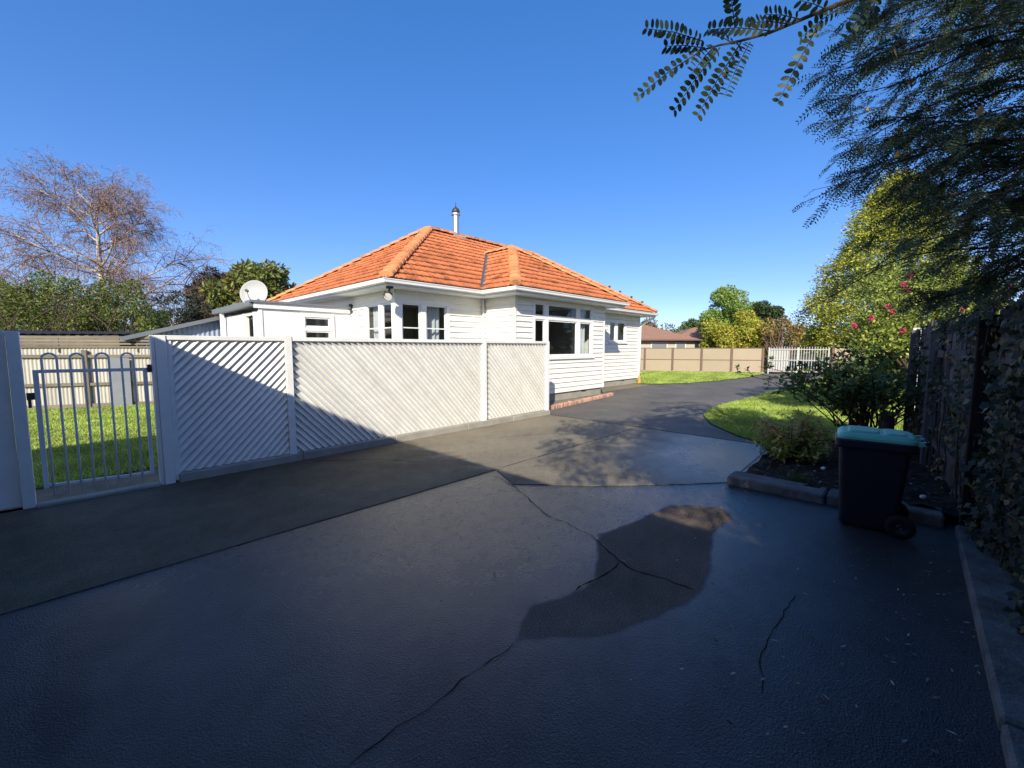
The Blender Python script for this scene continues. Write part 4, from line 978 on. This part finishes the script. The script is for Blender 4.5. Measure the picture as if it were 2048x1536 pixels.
tag(far_wood('far_trees', 82, 1150, 2300, 668, 22000, .55, [(.13, .17, .05), (.10, .14, .045), (.17, .16, .06)]), 'distant belt of trees beyond the brown roofed houses', 'trees')
tag(far_wood('far_trees', 60, -300, 720, 640, 22000, .5, [(.10, .14, .045), (.08, .11, .035), (.16, .13, .06)]), 'distant belt of trees beyond the birch and hedge', 'trees')
# trees along the side boundary, mirrored in the front windows
for i, (x, y, h_) in enumerate(((17, -7.5, 5.2), (22, -9.0, 6.4), (28, -9.5, 5.0), (34, -11, 7.0), (12.5, -6.5, 4.2), (41, -10, 6))):
    cl = ellipsoid_clumps((x, y, h_*.55), (2.6, 1.8, h_*.45), 34, .7)
    tree('boundary_tree', (x, y, 0), cl, 6000, .28, [(.08, .12, .03), (.06, .09, .025)], ['broad boundary tree standing second from the camellia bush', 'tall boundary tree third along from the camellia bush', 'low boundary tree between two taller ones on the side boundary', 'tallest boundary tree level with the brown back fence', 'small boundary tree standing right behind the camellia bush', 'boundary tree beyond the brown back fence, last of its row'][i], trunk_r=.15, group='trees along the side boundary')
# twiggy bush with yellow leaves by the gate
c = far(1560, 668, 30); tb = thing('twiggy_bush', (c.x, c.y, 0), 'half bare bush with yellow leaves behind the white double gate', 'bush'); m = MB()
branches(m, (c.x, c.y, 0), [c+Vector(rvec(1)[0])*1.3+Vector((0, 0, .4)) for i in range(60)], .03, wob=.15); m.build('stem', 'twig', tb)
a_ = tb.children[0].data.color_attributes.new('Col', 'FLOAT_COLOR', 'POINT'); a_.data.foreach_set('color', np.tile([.2, .13, .11, 1], len(a_.data)))
V, cc = crown_leaves(ellipsoid_clumps(c+Vector((0, 0, .1)), (1.2, 1.2, .8), 16, .35), 2500, .16, palette=[(.38, .28, .06), (.25, .15, .08), (.2, .2, .05)]); fast('foliage', V, 4, 'leaf', tb, cc)

# big yellow-green conifer
c = far(1770, 690, 30); t = thing('golden_conifer', (c.x, c.y, 0), 'tall yellow green conifer with drooping sprays behind the back fence', 'tree')
H = 13.4
MB().tube([(c.x, c.y, -.1), (c.x, c.y, 5), (c.x, c.y, H-.8)], [.32, .2, .03], 8).build('trunk', 'bark', t, sm=True)
P = []; D = []
for i in range(1450):
    f = random.random()**1.25; z = 1.3+f*(H-1.6); Rm = 5.9*(1-f)**.72*(.62+.38*min(1, (z-.5)/3.0))*random.uniform(.72, 1.06)
    a = random.uniform(0, 6.283); rr = Rm*(1 if random.random() < .7 else random.uniform(.4, 1))
    q = np.array([c.x+rr*math.cos(a), c.y+rr*math.sin(a), z+.25*math.sin(a*3+z*2)]); k = 64
    o_ = np.array([math.cos(a), math.sin(a), .35]); sp_ = rng.normal(size=(k, 3))*np.array([.34, .34, .26])
    P.append(q+sp_); D.append(o_*.8+rng.normal(size=(k, 3))*.55+np.array([0, 0, -.1]))
P = np.concatenate(P); D = np.concatenate(D); n = len(P); ln = .19*(.6+.8*rng.random(n))
V = leafquads(P, D, rvec(n)+np.array([0, 0, .4]), ln, ln*.42); fast('crown', V, 4, 'leaf', t, cols(n, [(.42, .42, .06), (.31, .35, .05), (.14, .19, .03), (.50, .44, .075)], [.33, .32, .25, .10]))

# left side: hedge, birch, magnolia, dark cypress, thin shrub
c = far(130, 640, 15.0); cl = []
for i in range(230):
    x = random.uniform(-90, 325); top = 572+22*math.sin(x*.045)+12*math.sin(x*.11+1)+(.16*(x-140) if x > 140 else 0)
    q = far(x, random.uniform(top, 690), random.uniform(14.2, 17.5)); cl.append((np.array(q), random.uniform(.18, .42)))
hd = thing('hedge', (c.x, c.y, 0), 'tangled green hedge with brown stems behind the corrugated iron fence', 'hedge')
V, cc = crown_leaves(cl, 42000, .085, palette=[(.13, .18, .035), (.085, .13, .03), (.18, .22, .04), (.20, .14, .06)], wts=[.35, .3, .2, .15]); fast('foliage', V, 4, 'leaf', hd, cc)
m = MB()
for i in range(46):
    p = far(random.uniform(-40, 300), 690, random.uniform(14.3, 16)); p.z = .0; q = far(random.uniform(-60, 320), random.uniform(560, 640), random.uniform(13.9, 15.0)); branches(m, p, [q], .03, wob=.25)
m.build('stem', 'bark', hd)

def birch():
    b = far(192, 690, 22); b.z = 0; t = thing('birch_tree', b, 'nearly leafless birch with a pale trunk and fine drooping brown twigs', 'tree')
    Rt = random.Random(5); tr = MB(); lim = MB(); segs = []
    right = Vector((sa, -ca, 0)); fwd = Vector((ca, sa, 0))
    top = far(205, 395, 22); n = 14; tp_ = []
    for i in range(n+1):
        f = i/n; q = Vector((b.x, b.y, -.2)).lerp(top, f)+right*(.22*math.sin(f*5)-.05); tp_.append(q)
    tr.tube(tp_, [max(.02, .28*(1-f)**.9) for f in np.linspace(0, 1, n+1)], 9)
    def twig(p, d, L, r, lev):
        m_ = 5; pts = [p]; dd = d.normalized()
        for i in range(m_):
            dd = (dd+Vector((Rt.gauss(0, .13), Rt.gauss(0, .13), Rt.gauss(0, .10)))+Vector((0, 0, (.03 if lev == 1 else -.07 if lev == 2 else -.16)))).normalized(); pts.append(pts[-1]+dd*L/m_)
        rad = [max(.006, r*(1-.8*i/m_)) for i in range(m_+1)]
        if lev == 1: tr.tube(pts, rad, 6, caps=False)
        elif lev == 2: lim.tube(pts, rad, 4, caps=False)
        else: segs.append(pts)
        if lev < 4:
            for k in range({1: 12, 2: 9, 3: 6}[lev]):
                f = Rt.uniform(.18, 1); i = min(m_-1, int(f*m_)); q = pts[i].lerp(pts[i+1], f*m_-i); ax_ = (pts[i+1]-pts[i]).normalized()
                o = Vector((Rt.gauss(0, 1), Rt.gauss(0, 1), Rt.gauss(0, .6))); o = (o-ax_*o.dot(ax_)).normalized()
                twig(q, ax_*.75+o*.75+Vector((0, 0, .12 if lev == 1 else 0)), L*{1: .52, 2: .5, 3: .55}[lev]*Rt.uniform(.7, 1.2), r*.42, lev+1)
    for k in range(25):
        f = .26+.68*k/24; i = int(f*n); p = tp_[i].lerp(tp_[min(n, i+1)], f*n-i); side = 1 if k % 2 else -1
        a = Rt.gauss(0, .7)+(0 if side > 0 else math.pi); out = right*math.cos(a)+fwd*math.sin(a)
        twig(p, out+Vector((0, 0, .12+.42*f+(.5*(f-.6) if f > .6 else 0))), (4.4*(1-f)**.45+.75)*Rt.uniform(.8, 1.1), .10*(1-f*.6), 1)
    tr.build('trunk', 'birch', t, sm=True)
    lo = lim.build('limb', 'twig', t, fixn=False); a_ = lo.data.color_attributes.new('Col', 'FLOAT_COLOR', 'POINT'); a_.data.foreach_set('color', np.tile([.24, .16, .14, 1], len(a_.data)))
    # fine twigs: thin crossed slivers
    A_, B_ = [], []
    for pts in segs:
        for i in range(len(pts)-1): A_.append(pts[i]); B_.append(pts[i+1])
    A_ = np.array(A_); B_ = np.array(B_); n_ = len(A_); s_ = np.cross(B_-A_, rvec(n_)); s_ /= np.linalg.norm(s_, axis=1, keepdims=True); s_ *= .0065
    V = np.stack([A_-s_, A_+s_, B_+s_*.8, B_-s_*.8], 1).reshape(-1, 3); fast('twigs', V, 4, 'twig', t, cols(n_, [(.24, .16, .13), (.19, .13, .115), (.27, .18, .12)]))
    k = rng.choice(n_, 1600); P = B_[k]; V = leafquads(P, rvec(len(P))+np.array([0, 0, -.8]), rvec(len(P)), .055, .045)
    low = P[:, 2] < 5.5; pal = cols(len(P), [(.26, .16, .09), (.20, .12, .08)]); pal[np.repeat(low, 4)] = cols(int(low.sum()), [(.42, .28, .06), (.34, .24, .06)])
    fast('leaves', V, 4, 'leaf', t, pal)
    print('birch twigs', n_)
birch()
c, cl = dome(520, 592, 24, 150, 120, 46, .55); cl = [q for q in cl]; tree('magnolia_tree', (c.x, c.y, 0), cl, 9000, .30, [(.12, .16, .04), (.17, .21, .05), (.22, .25, .06), (.19, .11, .05)], 'broad glossy leaved magnolia tree behind the satellite dish', trunk_r=.2, wts=[.35, .3, .2, .15], asp=.42)
c, cl = dome(425, 605, 27, 62, 120, 30, .5)
cl = [((q[0][0], q[0][1], q[0][2]), q[1]) for q in cl]; tree('cypress_tree', (c.x, c.y, 0), cl, 9000, .22, [(.035, .06, .028), (.05, .08, .035)], 'dark narrow cypress just beside the magnolia tree', trunk_r=.15, asp=.3)
c, cl = dome(365, 625, 20, 90, 70, 22, .3); tree('thin_shrub', (c.x, c.y, 0), cl, 2600, .12, [(.06, .07, .045), (.05, .06, .04)], 'thin open dark shrub between the hedge and the cypress', 'shrub', trunk_r=.05, shell=.3)
c, cl = dome(420, 648, 22, 90, 36, 16, .35); tree('rust_shrub', (c.x, c.y, 0), cl, 4000, .13, [(.28, .12, .04), (.22, .13, .05)], 'rust coloured low shrub above the sloping shed roof', 'shrub', trunk_r=.05)

# camellia with pink flowers beyond the paling fence
cl = []
for i in range(70):
    q = far(random.uniform(1720, 1990), random.uniform(545, 690), random.uniform(8.2, 10.5)); cl.append((np.array(q), random.uniform(.22, .42)))
cl = [q for q in cl if not (q[0][1] > .9)]
cb = far(1830, 700, 9.4); cam_t = tree('camellia_bush', (cb.x, cb.y, 0), cl, 34000, .062, [(.27, .33, .06), (.18, .25, .045), (.36, .38, .08), (.09, .13, .03)], 'large green camellia bush dotted with pink flowers above the paling fence', 'bush', trunk_r=.07, shell=.35)
for i, (x, y) in enumerate(((1820, 552), (1808, 569), (1816, 582), (1776, 613), (1785, 624), (1741, 636), (1708, 651), (1928, 617), (2023, 572), (1985, 616), (1805, 662))):
    q = far(x, y, 8.15); n = 26; d = rvec(n)*np.array([1, 1, .8]); V = leafquads(np.array(q)+d*.012, d, rvec(n), .055, .05); fast('flower', V, 4, 'petal', cam_t, cols(n, [(.62, .07, .17), (.70, .16, .26), (.55, .05, .13)]))
# dark underplanting between the verge and the fence end
cl = []
for i in range(40):
    q = far(random.uniform(1700, 1850), random.uniform(690, 775), random.uniform(9.5, 12.5)); cl.append((np.array(q), random.uniform(.25, .5)))
q = far(1770, 700, 11); tree('dark_shrub', (q.x, q.y, 0), cl, 9000, .09, [(.045, .07, .025), (.03, .05, .02), (.07, .09, .03)], 'dense dark shrub below the camellia at the end of the paling fence', 'shrub', trunk_r=.05)

# ---- garden bed shrubs
def rose():
    b = Vector((8.6, .50, .05)); t = thing('leafy_shrub', b, 'open leafy shrub with arching stems in the garden bed beside the verge', 'shrub'); m = MB(); P = []; D = []; Rr = random.Random(3)
    right = Vector((sa, -ca, 0)); fwd = Vector((ca, sa, 0))
    for i in range(58):
        s0 = b+right*Rr.gauss(0, .16)+fwd*Rr.gauss(0, .15); a = Rr.uniform(-1, 1)
        out = right*(a*1.15-.18)+fwd*Rr.gauss(0, .45); L = Rr.uniform(.75, 1.45); hgt = Rr.uniform(.85, 1.38); pts = []
        for k in range(9):
            f = k/8; pts.append(s0+out*L*(f**1.25)+Vector((0, 0, hgt*math.sin(f*1.45)/math.sin(1.45)))+Vector((Rr.gauss(0, .02), Rr.gauss(0, .02), 0)))
        m.tube(pts, [.013*(1-.75*k/8) for k in range(9)], 5, caps=False)
        for s_ in range(Rr.randint(5, 9)):
            f = Rr.uniform(.38, 1); k = min(7, int(f*8)); p = pts[k].lerp(pts[k+1], f*8-k); d = Vector((Rr.gauss(0, 1), Rr.gauss(0, 1), Rr.gauss(.3, .6))).normalized(); Ls = Rr.uniform(.12, .34); e = p+d*Ls
            m.tube([p, p.lerp(e, .5)+Vector((0, 0, .015)), e], [.005, .004, .002], 3, caps=False)
            for z in range(14):
                g = Rr.random(); P.append(p.lerp(e, g)); D.append(d*.5+Vector((Rr.gauss(0, .7), Rr.gauss(0, .7), Rr.gauss(.1, .5))))
    m.build('stem', 'bark', t, fixn=False)
    P = np.array(P); D = np.array(D); n = len(P); ln = .075*(.6+.7*rng.random(n)); V = leafquads(P, D, rvec(n)*.6+np.array([0, 0, 1]), ln, ln*.62)
    fast('foliage', V, 4, 'leaf', t, cols(n, [(.11, .18, .045), (.08, .13, .035), (.18, .25, .065), (.34, .31, .07)], [.4, .33, .22, .05]))
rose()
def nandina():
    b = Vector((6.85, 1.15, .06)); t = thing('bamboo_shrub', b, 'low feathery shrub with yellow and reddish leaves at the bed corner', 'shrub'); m = MB(); P = []; D = []; Cc = []; Rr = random.Random(9)
    for i in range(40):
        a = Rr.uniform(0, 6.28); o = Vector((math.cos(a), math.sin(a), 0)); L = Rr.uniform(.1, .42); hgt = Rr.uniform(.12, .62); s0 = b+o*Rr.uniform(0, .16); e = s0+o*L+Vector((0, 0, hgt))
        m.tube([s0, s0.lerp(e, .5)+Vector((0, 0, .07)), e], [.007, .005, .002], 4, caps=False)
        for z in range(60):
            g = Rr.uniform(.3, 1.05); P.append(s0.lerp(e, g)+Vector((Rr.gauss(0, .05), Rr.gauss(0, .05), Rr.gauss(.03, .04)))); D.append(o*.5+Vector((Rr.gauss(0, .7), Rr.gauss(0, .7), Rr.gauss(-.1, .4))))
            hi = P[-1].z > b.z+.38; Cc.append(Rr.choice([(.60, .24, .10), (.52, .32, .11), (.45, .40, .11)]) if hi and Rr.random() < .7 else Rr.choice([(.52, .48, .11), (.38, .40, .08), (.22, .28, .06), (.44, .34, .09)]))
    m.build('stem', 'bark', t, fixn=False); P = np.array(P); n = len(P); ln = .085*(.6+.7*rng.random(n))
    fast('foliage', leafquads(P, np.array(D), rvec(n)*.6+np.array([0, 0, 1]), ln, ln*.42), 4, 'leaf', t, np.repeat(np.array(Cc), 4, 0))
nandina()
# old stump post
sb_ = Vector((8.35, .22, 0)); m = MB()
m.tube([sb_+Vector((0, 0, -.02)), sb_+Vector((.01, 0, .3)), sb_+Vector((-.01, .01, .62)), sb_+Vector((-.015, .01, .66))], [.105, .095, .085, .07], 10)
tag(m.build('tree_stump', 'stump', None, sm=False), 'short weathered tree stump standing in the bed behind the bin', 'stump')
# bed litter
n = 900; P = np.stack([rng.uniform(5.6, 8.3, n), rng.uniform(-.35, 1.4, n), rng.uniform(.06, .15, n)], 1); D = rvec(n)*np.array([1, 1, .2])
tag(fast('leaf_litter', leafquads(P, D, np.array([0, 0, 1])+rvec(n)*.3, .05, .03), 4, 'litter', None, cols(n, [(.10, .065, .035), (.06, .04, .025), (.16, .11, .06), (.3, .29, .25)], [.4, .4, .16, .04])), 'dead leaves lying on the dark soil of the garden bed', 'leaves', kind='stuff')
for (x, y) in ((6.35, .72), (5.82, -.16)):
    q = MB(); q.lathe([(0, .02), (.02, .018), (.028, 0), (.02, -.015), (0, -.02)], (x, y, .13), (.2, .3, 1), 7); tag(q.build('pebble', 'white', None), ('small white pebble on the bed soil between the kerb and the feathery shrub' if y > 0 else 'small white pebble on the soil between the bin and the paling fence'), 'pebble')
# grass tuft and weeds along the kerb
n = 420; base = np.concatenate([np.array([7.35, 1.5, .05])+rng.normal(size=(200, 3))*np.array([.12, .05, 0]), np.array([5.72, .9, .08])+rng.normal(size=(120, 3))*np.array([.05, .07, 0]), np.array([5.66, .35, .08])+rng.normal(size=(100, 3))*np.array([.04, .05, 0])]); hh = rng.uniform(.06, .17, n)
tip = base+rvec(n)*np.array([1, 1, 0])*hh[:, None]*.6+np.stack([0*hh, 0*hh, hh], 1); s_ = rvec(n)*np.array([.004, .004, 0])
tag(fast('weeds', np.stack([base-s_, base+s_, tip], 1).reshape(-1, 3), 3, 'grass', None, np.repeat(np.array([(.10, .16, .04)])*rng.uniform(.6, 1.2, (n, 1)), 3, 0)), 'tufts of weeds and grass behind the garden bed kerb', 'weeds', kind='stuff')

# ---- ivy over the paling fence
ivy = thing('ivy', (4.5, -.6, 0), 'dark ivy climbing over the old grey paling fence', 'ivy')
n = 13000; xx = 1.4+(9.2-1.4)*rng.random(n)**1.35; zz = rng.uniform(0, 2.15, n)
cov = .5+.5*np.sin(xx*3.1+1.3*np.sin(zz*2.7))*np.sin(zz*3.3+xx*1.7); keep = rng.random(n) < np.where(xx < 4.8, .95, np.where(xx < 5.9, .35+.3*cov, .10+.75*cov**2))
xx, zz = xx[keep], zz[keep]; n = len(xx)
thick = np.where(xx < 4.8, .22, .10); yy = -.07-.112*(9.3-xx)+.03+thick*rng.random(n)*(.5+.5*np.sin(xx*4+zz*3))
P = np.stack([xx, yy, zz], 1); ln = .055*(.5+.9*rng.random(n)); D = rvec(n)*.7+np.array([0, .1, -.6]); N = rvec(n)*.6+np.array([-.2, 1, .3])
fast('foliage', leafquads(P, D, N, ln, ln*.95), 4, 'leaf', ivy, cols(n, [(.045, .06, .03), (.03, .045, .022), (.09, .10, .06), (.17, .16, .09), (.30, .18, .05)], [.38, .34, .18, .08, .02], .3))
m = MB()
for i in range(40):
    x = random.uniform(1.6, 8.8); y = rfy(x)+.05; pts = [Vector((x+.05*math.sin(k*1.3+i)+k*random.uniform(-.03, .03), y+random.uniform(0, .03), k*.2)) for k in range(random.randint(5, 10))]; m.tube(pts, [.009*(1-.07*k) for k in range(len(pts))], 4, caps=False)
m.build('stem', 'bark', ivy, fixn=False)

# ---- overhanging pinnate-leaved tree on the right
kt = thing('overhanging_tree', (2.2, -2.6, 0), 'dark feathery leaved tree overhanging the drive from beside the paling fence', 'tree')
def pinnate(P, D, N, L, pairs, lw, asp, shape=leafquads):
    """leaves at P heading D: returns leaflet quads"""
    n = len(P); D = D/np.linalg.norm(D, axis=1, keepdims=True); B = np.cross(D, N); B /= np.linalg.norm(B, axis=1, keepdims=True)+1e-9; U = np.cross(B, D)
    L = np.broadcast_to(L, n); lw = np.broadcast_to(lw, n); out = []
    for k in range(pairs):
        f = (k+.6)/pairs; q = P+D*(L*f)[:, None]-np.array([0, 0, 1])*(L*.16*f*f)[:, None]
        sz = lw*(.65+.5*math.sin(f*2.6))
        for s_ in (-1, 1):
            dd = B*s_+D*.42+U*.08+rng.normal(size=(n, 3))*.12; out.append(shape(q, dd, U+rng.normal(size=(n, 3))*.2, sz, sz*asp))
    return np.concatenate(out), out
m = MB(); m.tube([(2.2, -2.6, -.1), (2.25, -2.5, 1.2), (2.4, -2.3, 2.4), (2.6, -2.0, 3.2)], [.17, .14, .12, .09], 9)
fk = Vector((2.5, -2.1, 3.0)); LP = []; LD = []; LN = []; LL = []
Rk = random.Random(21)
limbs = []   # (start pixel, end pixel, D0, D1)
for i in range(50):
    y0 = Rk.uniform(-70, 440); x_end = 2048-(Rk.uniform(.0, 1)**.8)*(395 if y0 < 330 else 350 if y0 > 430 else 300); D0 = Rk.uniform(2.05, 3.4)
    D0 = D0*1.0
    if y0 > 330: x_end = max(x_end, 1800+Rk.uniform(-60, 60))
    limbs.append(((2130+Rk.uniform(0, 60), y0-30), (x_end, y0+Rk.uniform(10, 120)*(2048-x_end)/350), D0, D0+Rk.uniform(-.2, .3)))
for i in range(16):
    y0 = Rk.uniform(400, 590); D0 = Rk.uniform(2.6, 3.6); limbs.append(((2140, y0-20), (Rk.uniform(1820, 1990), y0+Rk.uniform(20, 80)), D0, D0+.2))
limbs += [((2120, 90), (1690, 205), 2.5, 2.5), ((2120, 150), (1712, 290), 2.6, 2.55), ((2120, 60), (1752, 105), 2.4, 2.4), ((2120, 240), (1775, 330), 2.7, 2.7), ((2120, 400), (1740, 470), 2.9, 3.0), ((2120, 470), (1640, 600), 3.0, 3.2), ((2120, 430), (1700, 560), 2.9, 3.1), ((2120, 300), (1790, 425), 2.8, 2.9)]
for (a, b, D0, D1) in limbs:
    p0, p1 = far(*a, D0), far(*b, D1); L = (p1-p0).length; n = 10; pts = []
    wv = Rk.uniform(-.06, .06)
    for k in range(n+1):
        f = k/n; pts.append(p0.lerp(p1, f)+Vector((0, 0, (.10*L)*math.sin(f*math.pi)*.7+wv*math.sin(f*7))))
    m.tube([fk.lerp(pts[0], .0), fk.lerp(pts[0], .5)+Vector((0, 0, .15)), pts[0]], [.03, .022, .014], 4, caps=False); m.tube(pts, [.009*(1-.8*k/n) for k in range(n+1)], 4, caps=False)
    for s_ in range(int((7+L*22)*(.45 if a[1] > 380 and b[0] < 1760 else 1))):
        f = Rk.random()**.8; k = min(n-1, int(f*n)); p = pts[k].lerp(pts[k+1], f*n-k); ax_ = (pts[k+1]-pts[k]).normalized()
        d = (ax_*.9+Vector((Rk.gauss(0, .55), Rk.gauss(0, .55), Rk.gauss(-.12, .42)))).normalized(); Ls = Rk.uniform(.07, .20); e = p+d*Ls
        m.tube([p, e], [.0025, .0013], 3, caps=False)
        for z in range(5):
            g = Rk.uniform(.1, 1); LP.append(p.lerp(e, g)); LD.append(d*.8+ax_*.4+Vector((Rk.gauss(0, .35), Rk.gauss(0, .35), Rk.gauss(-.25, .3)))); LN.append((Rk.gauss(0, .5), Rk.gauss(0, .5), 1)); LL.append(Rk.uniform(.06, .125))
LP, LD, LN, LL = map(np.array, (LP, LD, LN, LL)); print('feather leaves', len(LP))
V, _ = pinnate(LP, LD, LN, LL, 7, LL*.24, .30); nq = len(V)//4
fast('foliage', V, 4, 'leaf', kt, cols(nq, [(.06, .10, .05), (.085, .13, .06), (.12, .15, .06), (.045, .07, .04)]))
k = rng.choice(len(LP), 80); V = leafquads(LP[k], rvec(80), rvec(80), .06, .045); fast('yellow_leaves', V, 4, 'leaf', kt, cols(80, [(.45, .30, .05), (.40, .22, .08)]))
# unseen upper crown that dapples the drive
cl = ellipsoid_clumps((.4, -2.7, 3.7), (2.7, 1.3, 1.5), 70, .42)+ellipsoid_clumps((-1.6, -2.6, 4.9), (2.3, 1.5, 1.2), 60, .38)+ellipsoid_clumps((3.2, -2.3, 3.4), (2.0, .9, 1.6), 36, .40)+ellipsoid_clumps((-.9, -.75, 4.7), (1.3, .9, .5), 16, .25)
V, cc = crown_leaves(cl, 30000, .085, .5, .3, palette=[(.04, .07, .03), (.06, .09, .035)]); fast('crown', V, 4, 'leaf', kt, cc)
branches(m, fk, [q[0] for q in cl[::9]], .04)
m.build('trunk', 'darkbark', kt, fixn=False)

# near branch with paired leaflets at the top of the view
nb_ = thing('leafy_branch', far(1700, -10, 2.0), 'dark branch with neat paired oval leaflets hanging above the drive', 'branch'); m = MB(); FP = []; FD = []; FL = []; FN = []
D_ = 1.9
def pl(px, r0, r1, D=D_):
    pts = [far(x, y, D) for x, y in px]; m.tube(pts, list(np.linspace(r0, r1, len(pts))), 6, caps=False); return pts
stem = pl([(1800, -60), (1720, -8), (1660, 15), (1600, 40), (1540, 65), (1480, 82), (1440, 90), (1405, 100)], .010, .003)
fr_ = [((1405, 82), (1290, 34)), ((1405, 100), (1272, 175)), ((1440, 95), (1347, 205)), ((1482, 85), (1395, 210)), ((1545, 62), (1415, 38)), ((1640, 45), (1556, 188)), ((1600, 38), (1530, 15)), ((1470, 55), (1462, -12)), ((1430, 92), (1385, 130)), ((1500, 85), (1450, 165)), ((1410, 96), (1330, 78)), ((1470, 88), (1425, 60)), ((1580, 48), (1500, 30)), ((1655, 20), (1600, -10)), ((1740, -5), (1690, 75)), ((1755, -5), (1705, 45)), ((1790, -10), (1775, 45)), ((1720, 0), (1750, 40)), ((1760, -25), (1735, 42)), ((1690, 8), (1600, 60))]
for a, b in fr_:
    p, q = far(*a, D_+random.uniform(-.05, .05)), far(*b, D_+random.uniform(-.12, .12)); d = q-p; FP.append(p); FD.append(d); FL.append(d.length); FN.append(tuple(Vector((ray(1500, 60))).normalized()*-1*random.uniform(.6, 1)+Vector((random.gauss(0, .35), random.gauss(0, .35), random.gauss(0, .35)))))
    m.tube([p, p.lerp(q, .5)-Vector((0, 0, d.length*.04)), q-Vector((0, 0, d.length*.16))], [.003, .002, .001], 4, caps=False)
m.build('stem', 'bark', nb_, fixn=False)
for P0, D0, L0, N0 in zip(FP, FD, FL, FN):
    V, _ = pinnate(np.array([P0]), np.array([D0]), np.array([N0]), L0, max(5, int(L0/.0225)), .034, .50, ovals); fast('leaf_frond', V, 8, 'leaf', nb_, np.repeat(cols(len(V)//8, [(.035, .06, .022), (.05, .085, .03), (.03, .05, .02)]), 2, 0))

# =================================================================== WHEELIE BIN
bnp = gnd(1765, 1062); bin_o = thing('wheelie_bin', (bnp.x, bnp.y, 0), 'dark wheelie bin with a green lid in front of the garden kerb', 'bin')
br = R_(-84); cb_, sb2 = math.cos(br), math.sin(br)
bc = Vector((4.98, .20, 0))
bin_o.location = bc; ORIG[bin_o] = bc
def Tn(x, y, z): return (bc.x+x*cb_-y*sb2, bc.y+x*sb2+y*cb_, z)     # x: front(-) to hinge(+), y: away from us
def ring(hx0, hx1, hy, z, r=.04, n=4):
    pts = []
    for cx, cy, a0 in ((hx1-r, hy-r, 0), (hx0+r, hy-r, 90), (hx0+r, -hy+r, 180), (hx1-r, -hy+r, 270)):
        for k in range(n+1): t = R_(a0+90*k/n); pts.append(Tn(cx+r*math.cos(t), cy+r*math.sin(t), z))
    return pts
def loft(rings, cap0=True, cap1=True):
    m = MB(); n = len(rings[0])
    for r in rings: m.v += r
    for i in range(len(rings)-1):
        for j in range(n): m.f.append((i*n+j, i*n+(j+1) % n, (i+1)*n+(j+1) % n, (i+1)*n+j))
    if cap0: m.f.append(tuple(range(n)))
    if cap1: m.f.append(tuple((len(rings)-1)*n+j for j in range(n)))
    return m
loft([ring(-.215, .16, .155, .015), ring(-.225, .17, .165, .05), ring(-.255, .225, .205, .70), ring(-.258, .23, .208, .765)]).build('body', 'bin', bin_o, sm=False)
loft([ring(-.285, .26, .225, .735, .05), ring(-.290, .265, .230, .75, .05), ring(-.290, .265, .230, .80, .05), ring(-.280, .255, .222, .812, .05)]).build('rim', 'bin', bin_o)
lid = loft([ring(-.275, .265, .222, .814, .06), ring(-.275, .268, .223, .835, .06), ring(-.255, .25, .205, .862, .06), ring(-.235, .235, .19, .870, .06)]); lido = lid.build('lid', 'binlid', bin_o, sm=False)
loft([ring(-.20, .02, .15, .872, .03), ring(-.19, .01, .14, .887, .03)]).build('lid_panel', 'binlid', lido); loft([ring(.05, .20, .15, .872, .03), ring(.06, .19, .14, .884, .03)]).build('lid_panel', 'binlid', lido)
MB().tube([Tn(.315, -.19, .83), Tn(.315, .19, .83)], .017, 10).build('handle', 'bin', bin_o, sm=True)
for s_ in (-.17, .0, .17): MB().bar(Tn(.25, s_, .815), Tn(.325, s_, .83), .03, .035).build('hinge_lug', 'binlid', bin_o)
for s_ in (-1, 1):
    wc = Vector(Tn(.185, s_*.225, .10)); axw = Vector(Tn(0, s_, 0))-Vector(Tn(0, 0, 0))
    wl = MB().lathe([(.055, .022), (.085, .026), (.10, .015), (.10, -.015), (.085, -.026), (.055, -.022)], wc, axw, 24).build('wheel', 'rubber', bin_o, sm=True)
    MB().lathe([(0, .014), (.02, .024), (.03, .012), (.056, .020), (.057, -.02), (0, -.012)], wc, axw, 18).build('hub', 'bin', wl)
MB().tube([Tn(.185, -.23, .10), Tn(.185, .23, .10)], .012, 8).build('axle', 'bin', bin_o)

# =================================================================== LITTER ON THE DRIVE
n = 260; P = []
for i in range(n):
    if i < 150: P.append((random.uniform(1.2, 4.4), random.gauss(-.02, .28), 0))
    elif i < 200: P.append((random.uniform(1.5, 5), random.uniform(-.3, 2.2), 0))
    else: P.append((random.uniform(3.5, 9.5), random.uniform(.5, 5.8), .016))
P = np.array(P); P[:, 1] = np.clip(P[:, 1], -.34, 6); P[:, 2] += .012
D = rvec(n)*np.array([1, 1, .08]); ln = rng.uniform(.012, .05, n); wdt = np.minimum(ln*.3, .008)+.003
tag(fast('drive_litter', leafquads(P, D, np.array([0, 0, 1])+rvec(n)*.25, ln, wdt), 4, 'litter', None, cols(n, [(.35, .31, .26), (.22, .17, .12), (.05, .04, .03), (.45, .32, .10)], [.4, .25, .25, .1])), 'scattered fallen petals, twigs and leaves on the drive', 'litter', kind='stuff')
def fallen(px, l, w_, c, lab, zo=.006):
    q = gnd(*px); a = random.uniform(0, 3.1); d = Vector((math.cos(a), math.sin(a), 0)); s_ = Vector((-d.y, d.x, 0)); m = MB()
    m.quad(q-d*l/2+Vector((0, 0, zo+.014)), q+s_*w_/2+Vector((0, 0, zo+.02)), q+d*l/2+Vector((0, 0, zo+.014)), q-s_*w_/2+Vector((0, 0, zo+.016)))
print('objects', len(bpy.data.objects), 'tris', sum(len(o.data.polygons) for o in bpy.data.objects if o.type == 'MESH'))
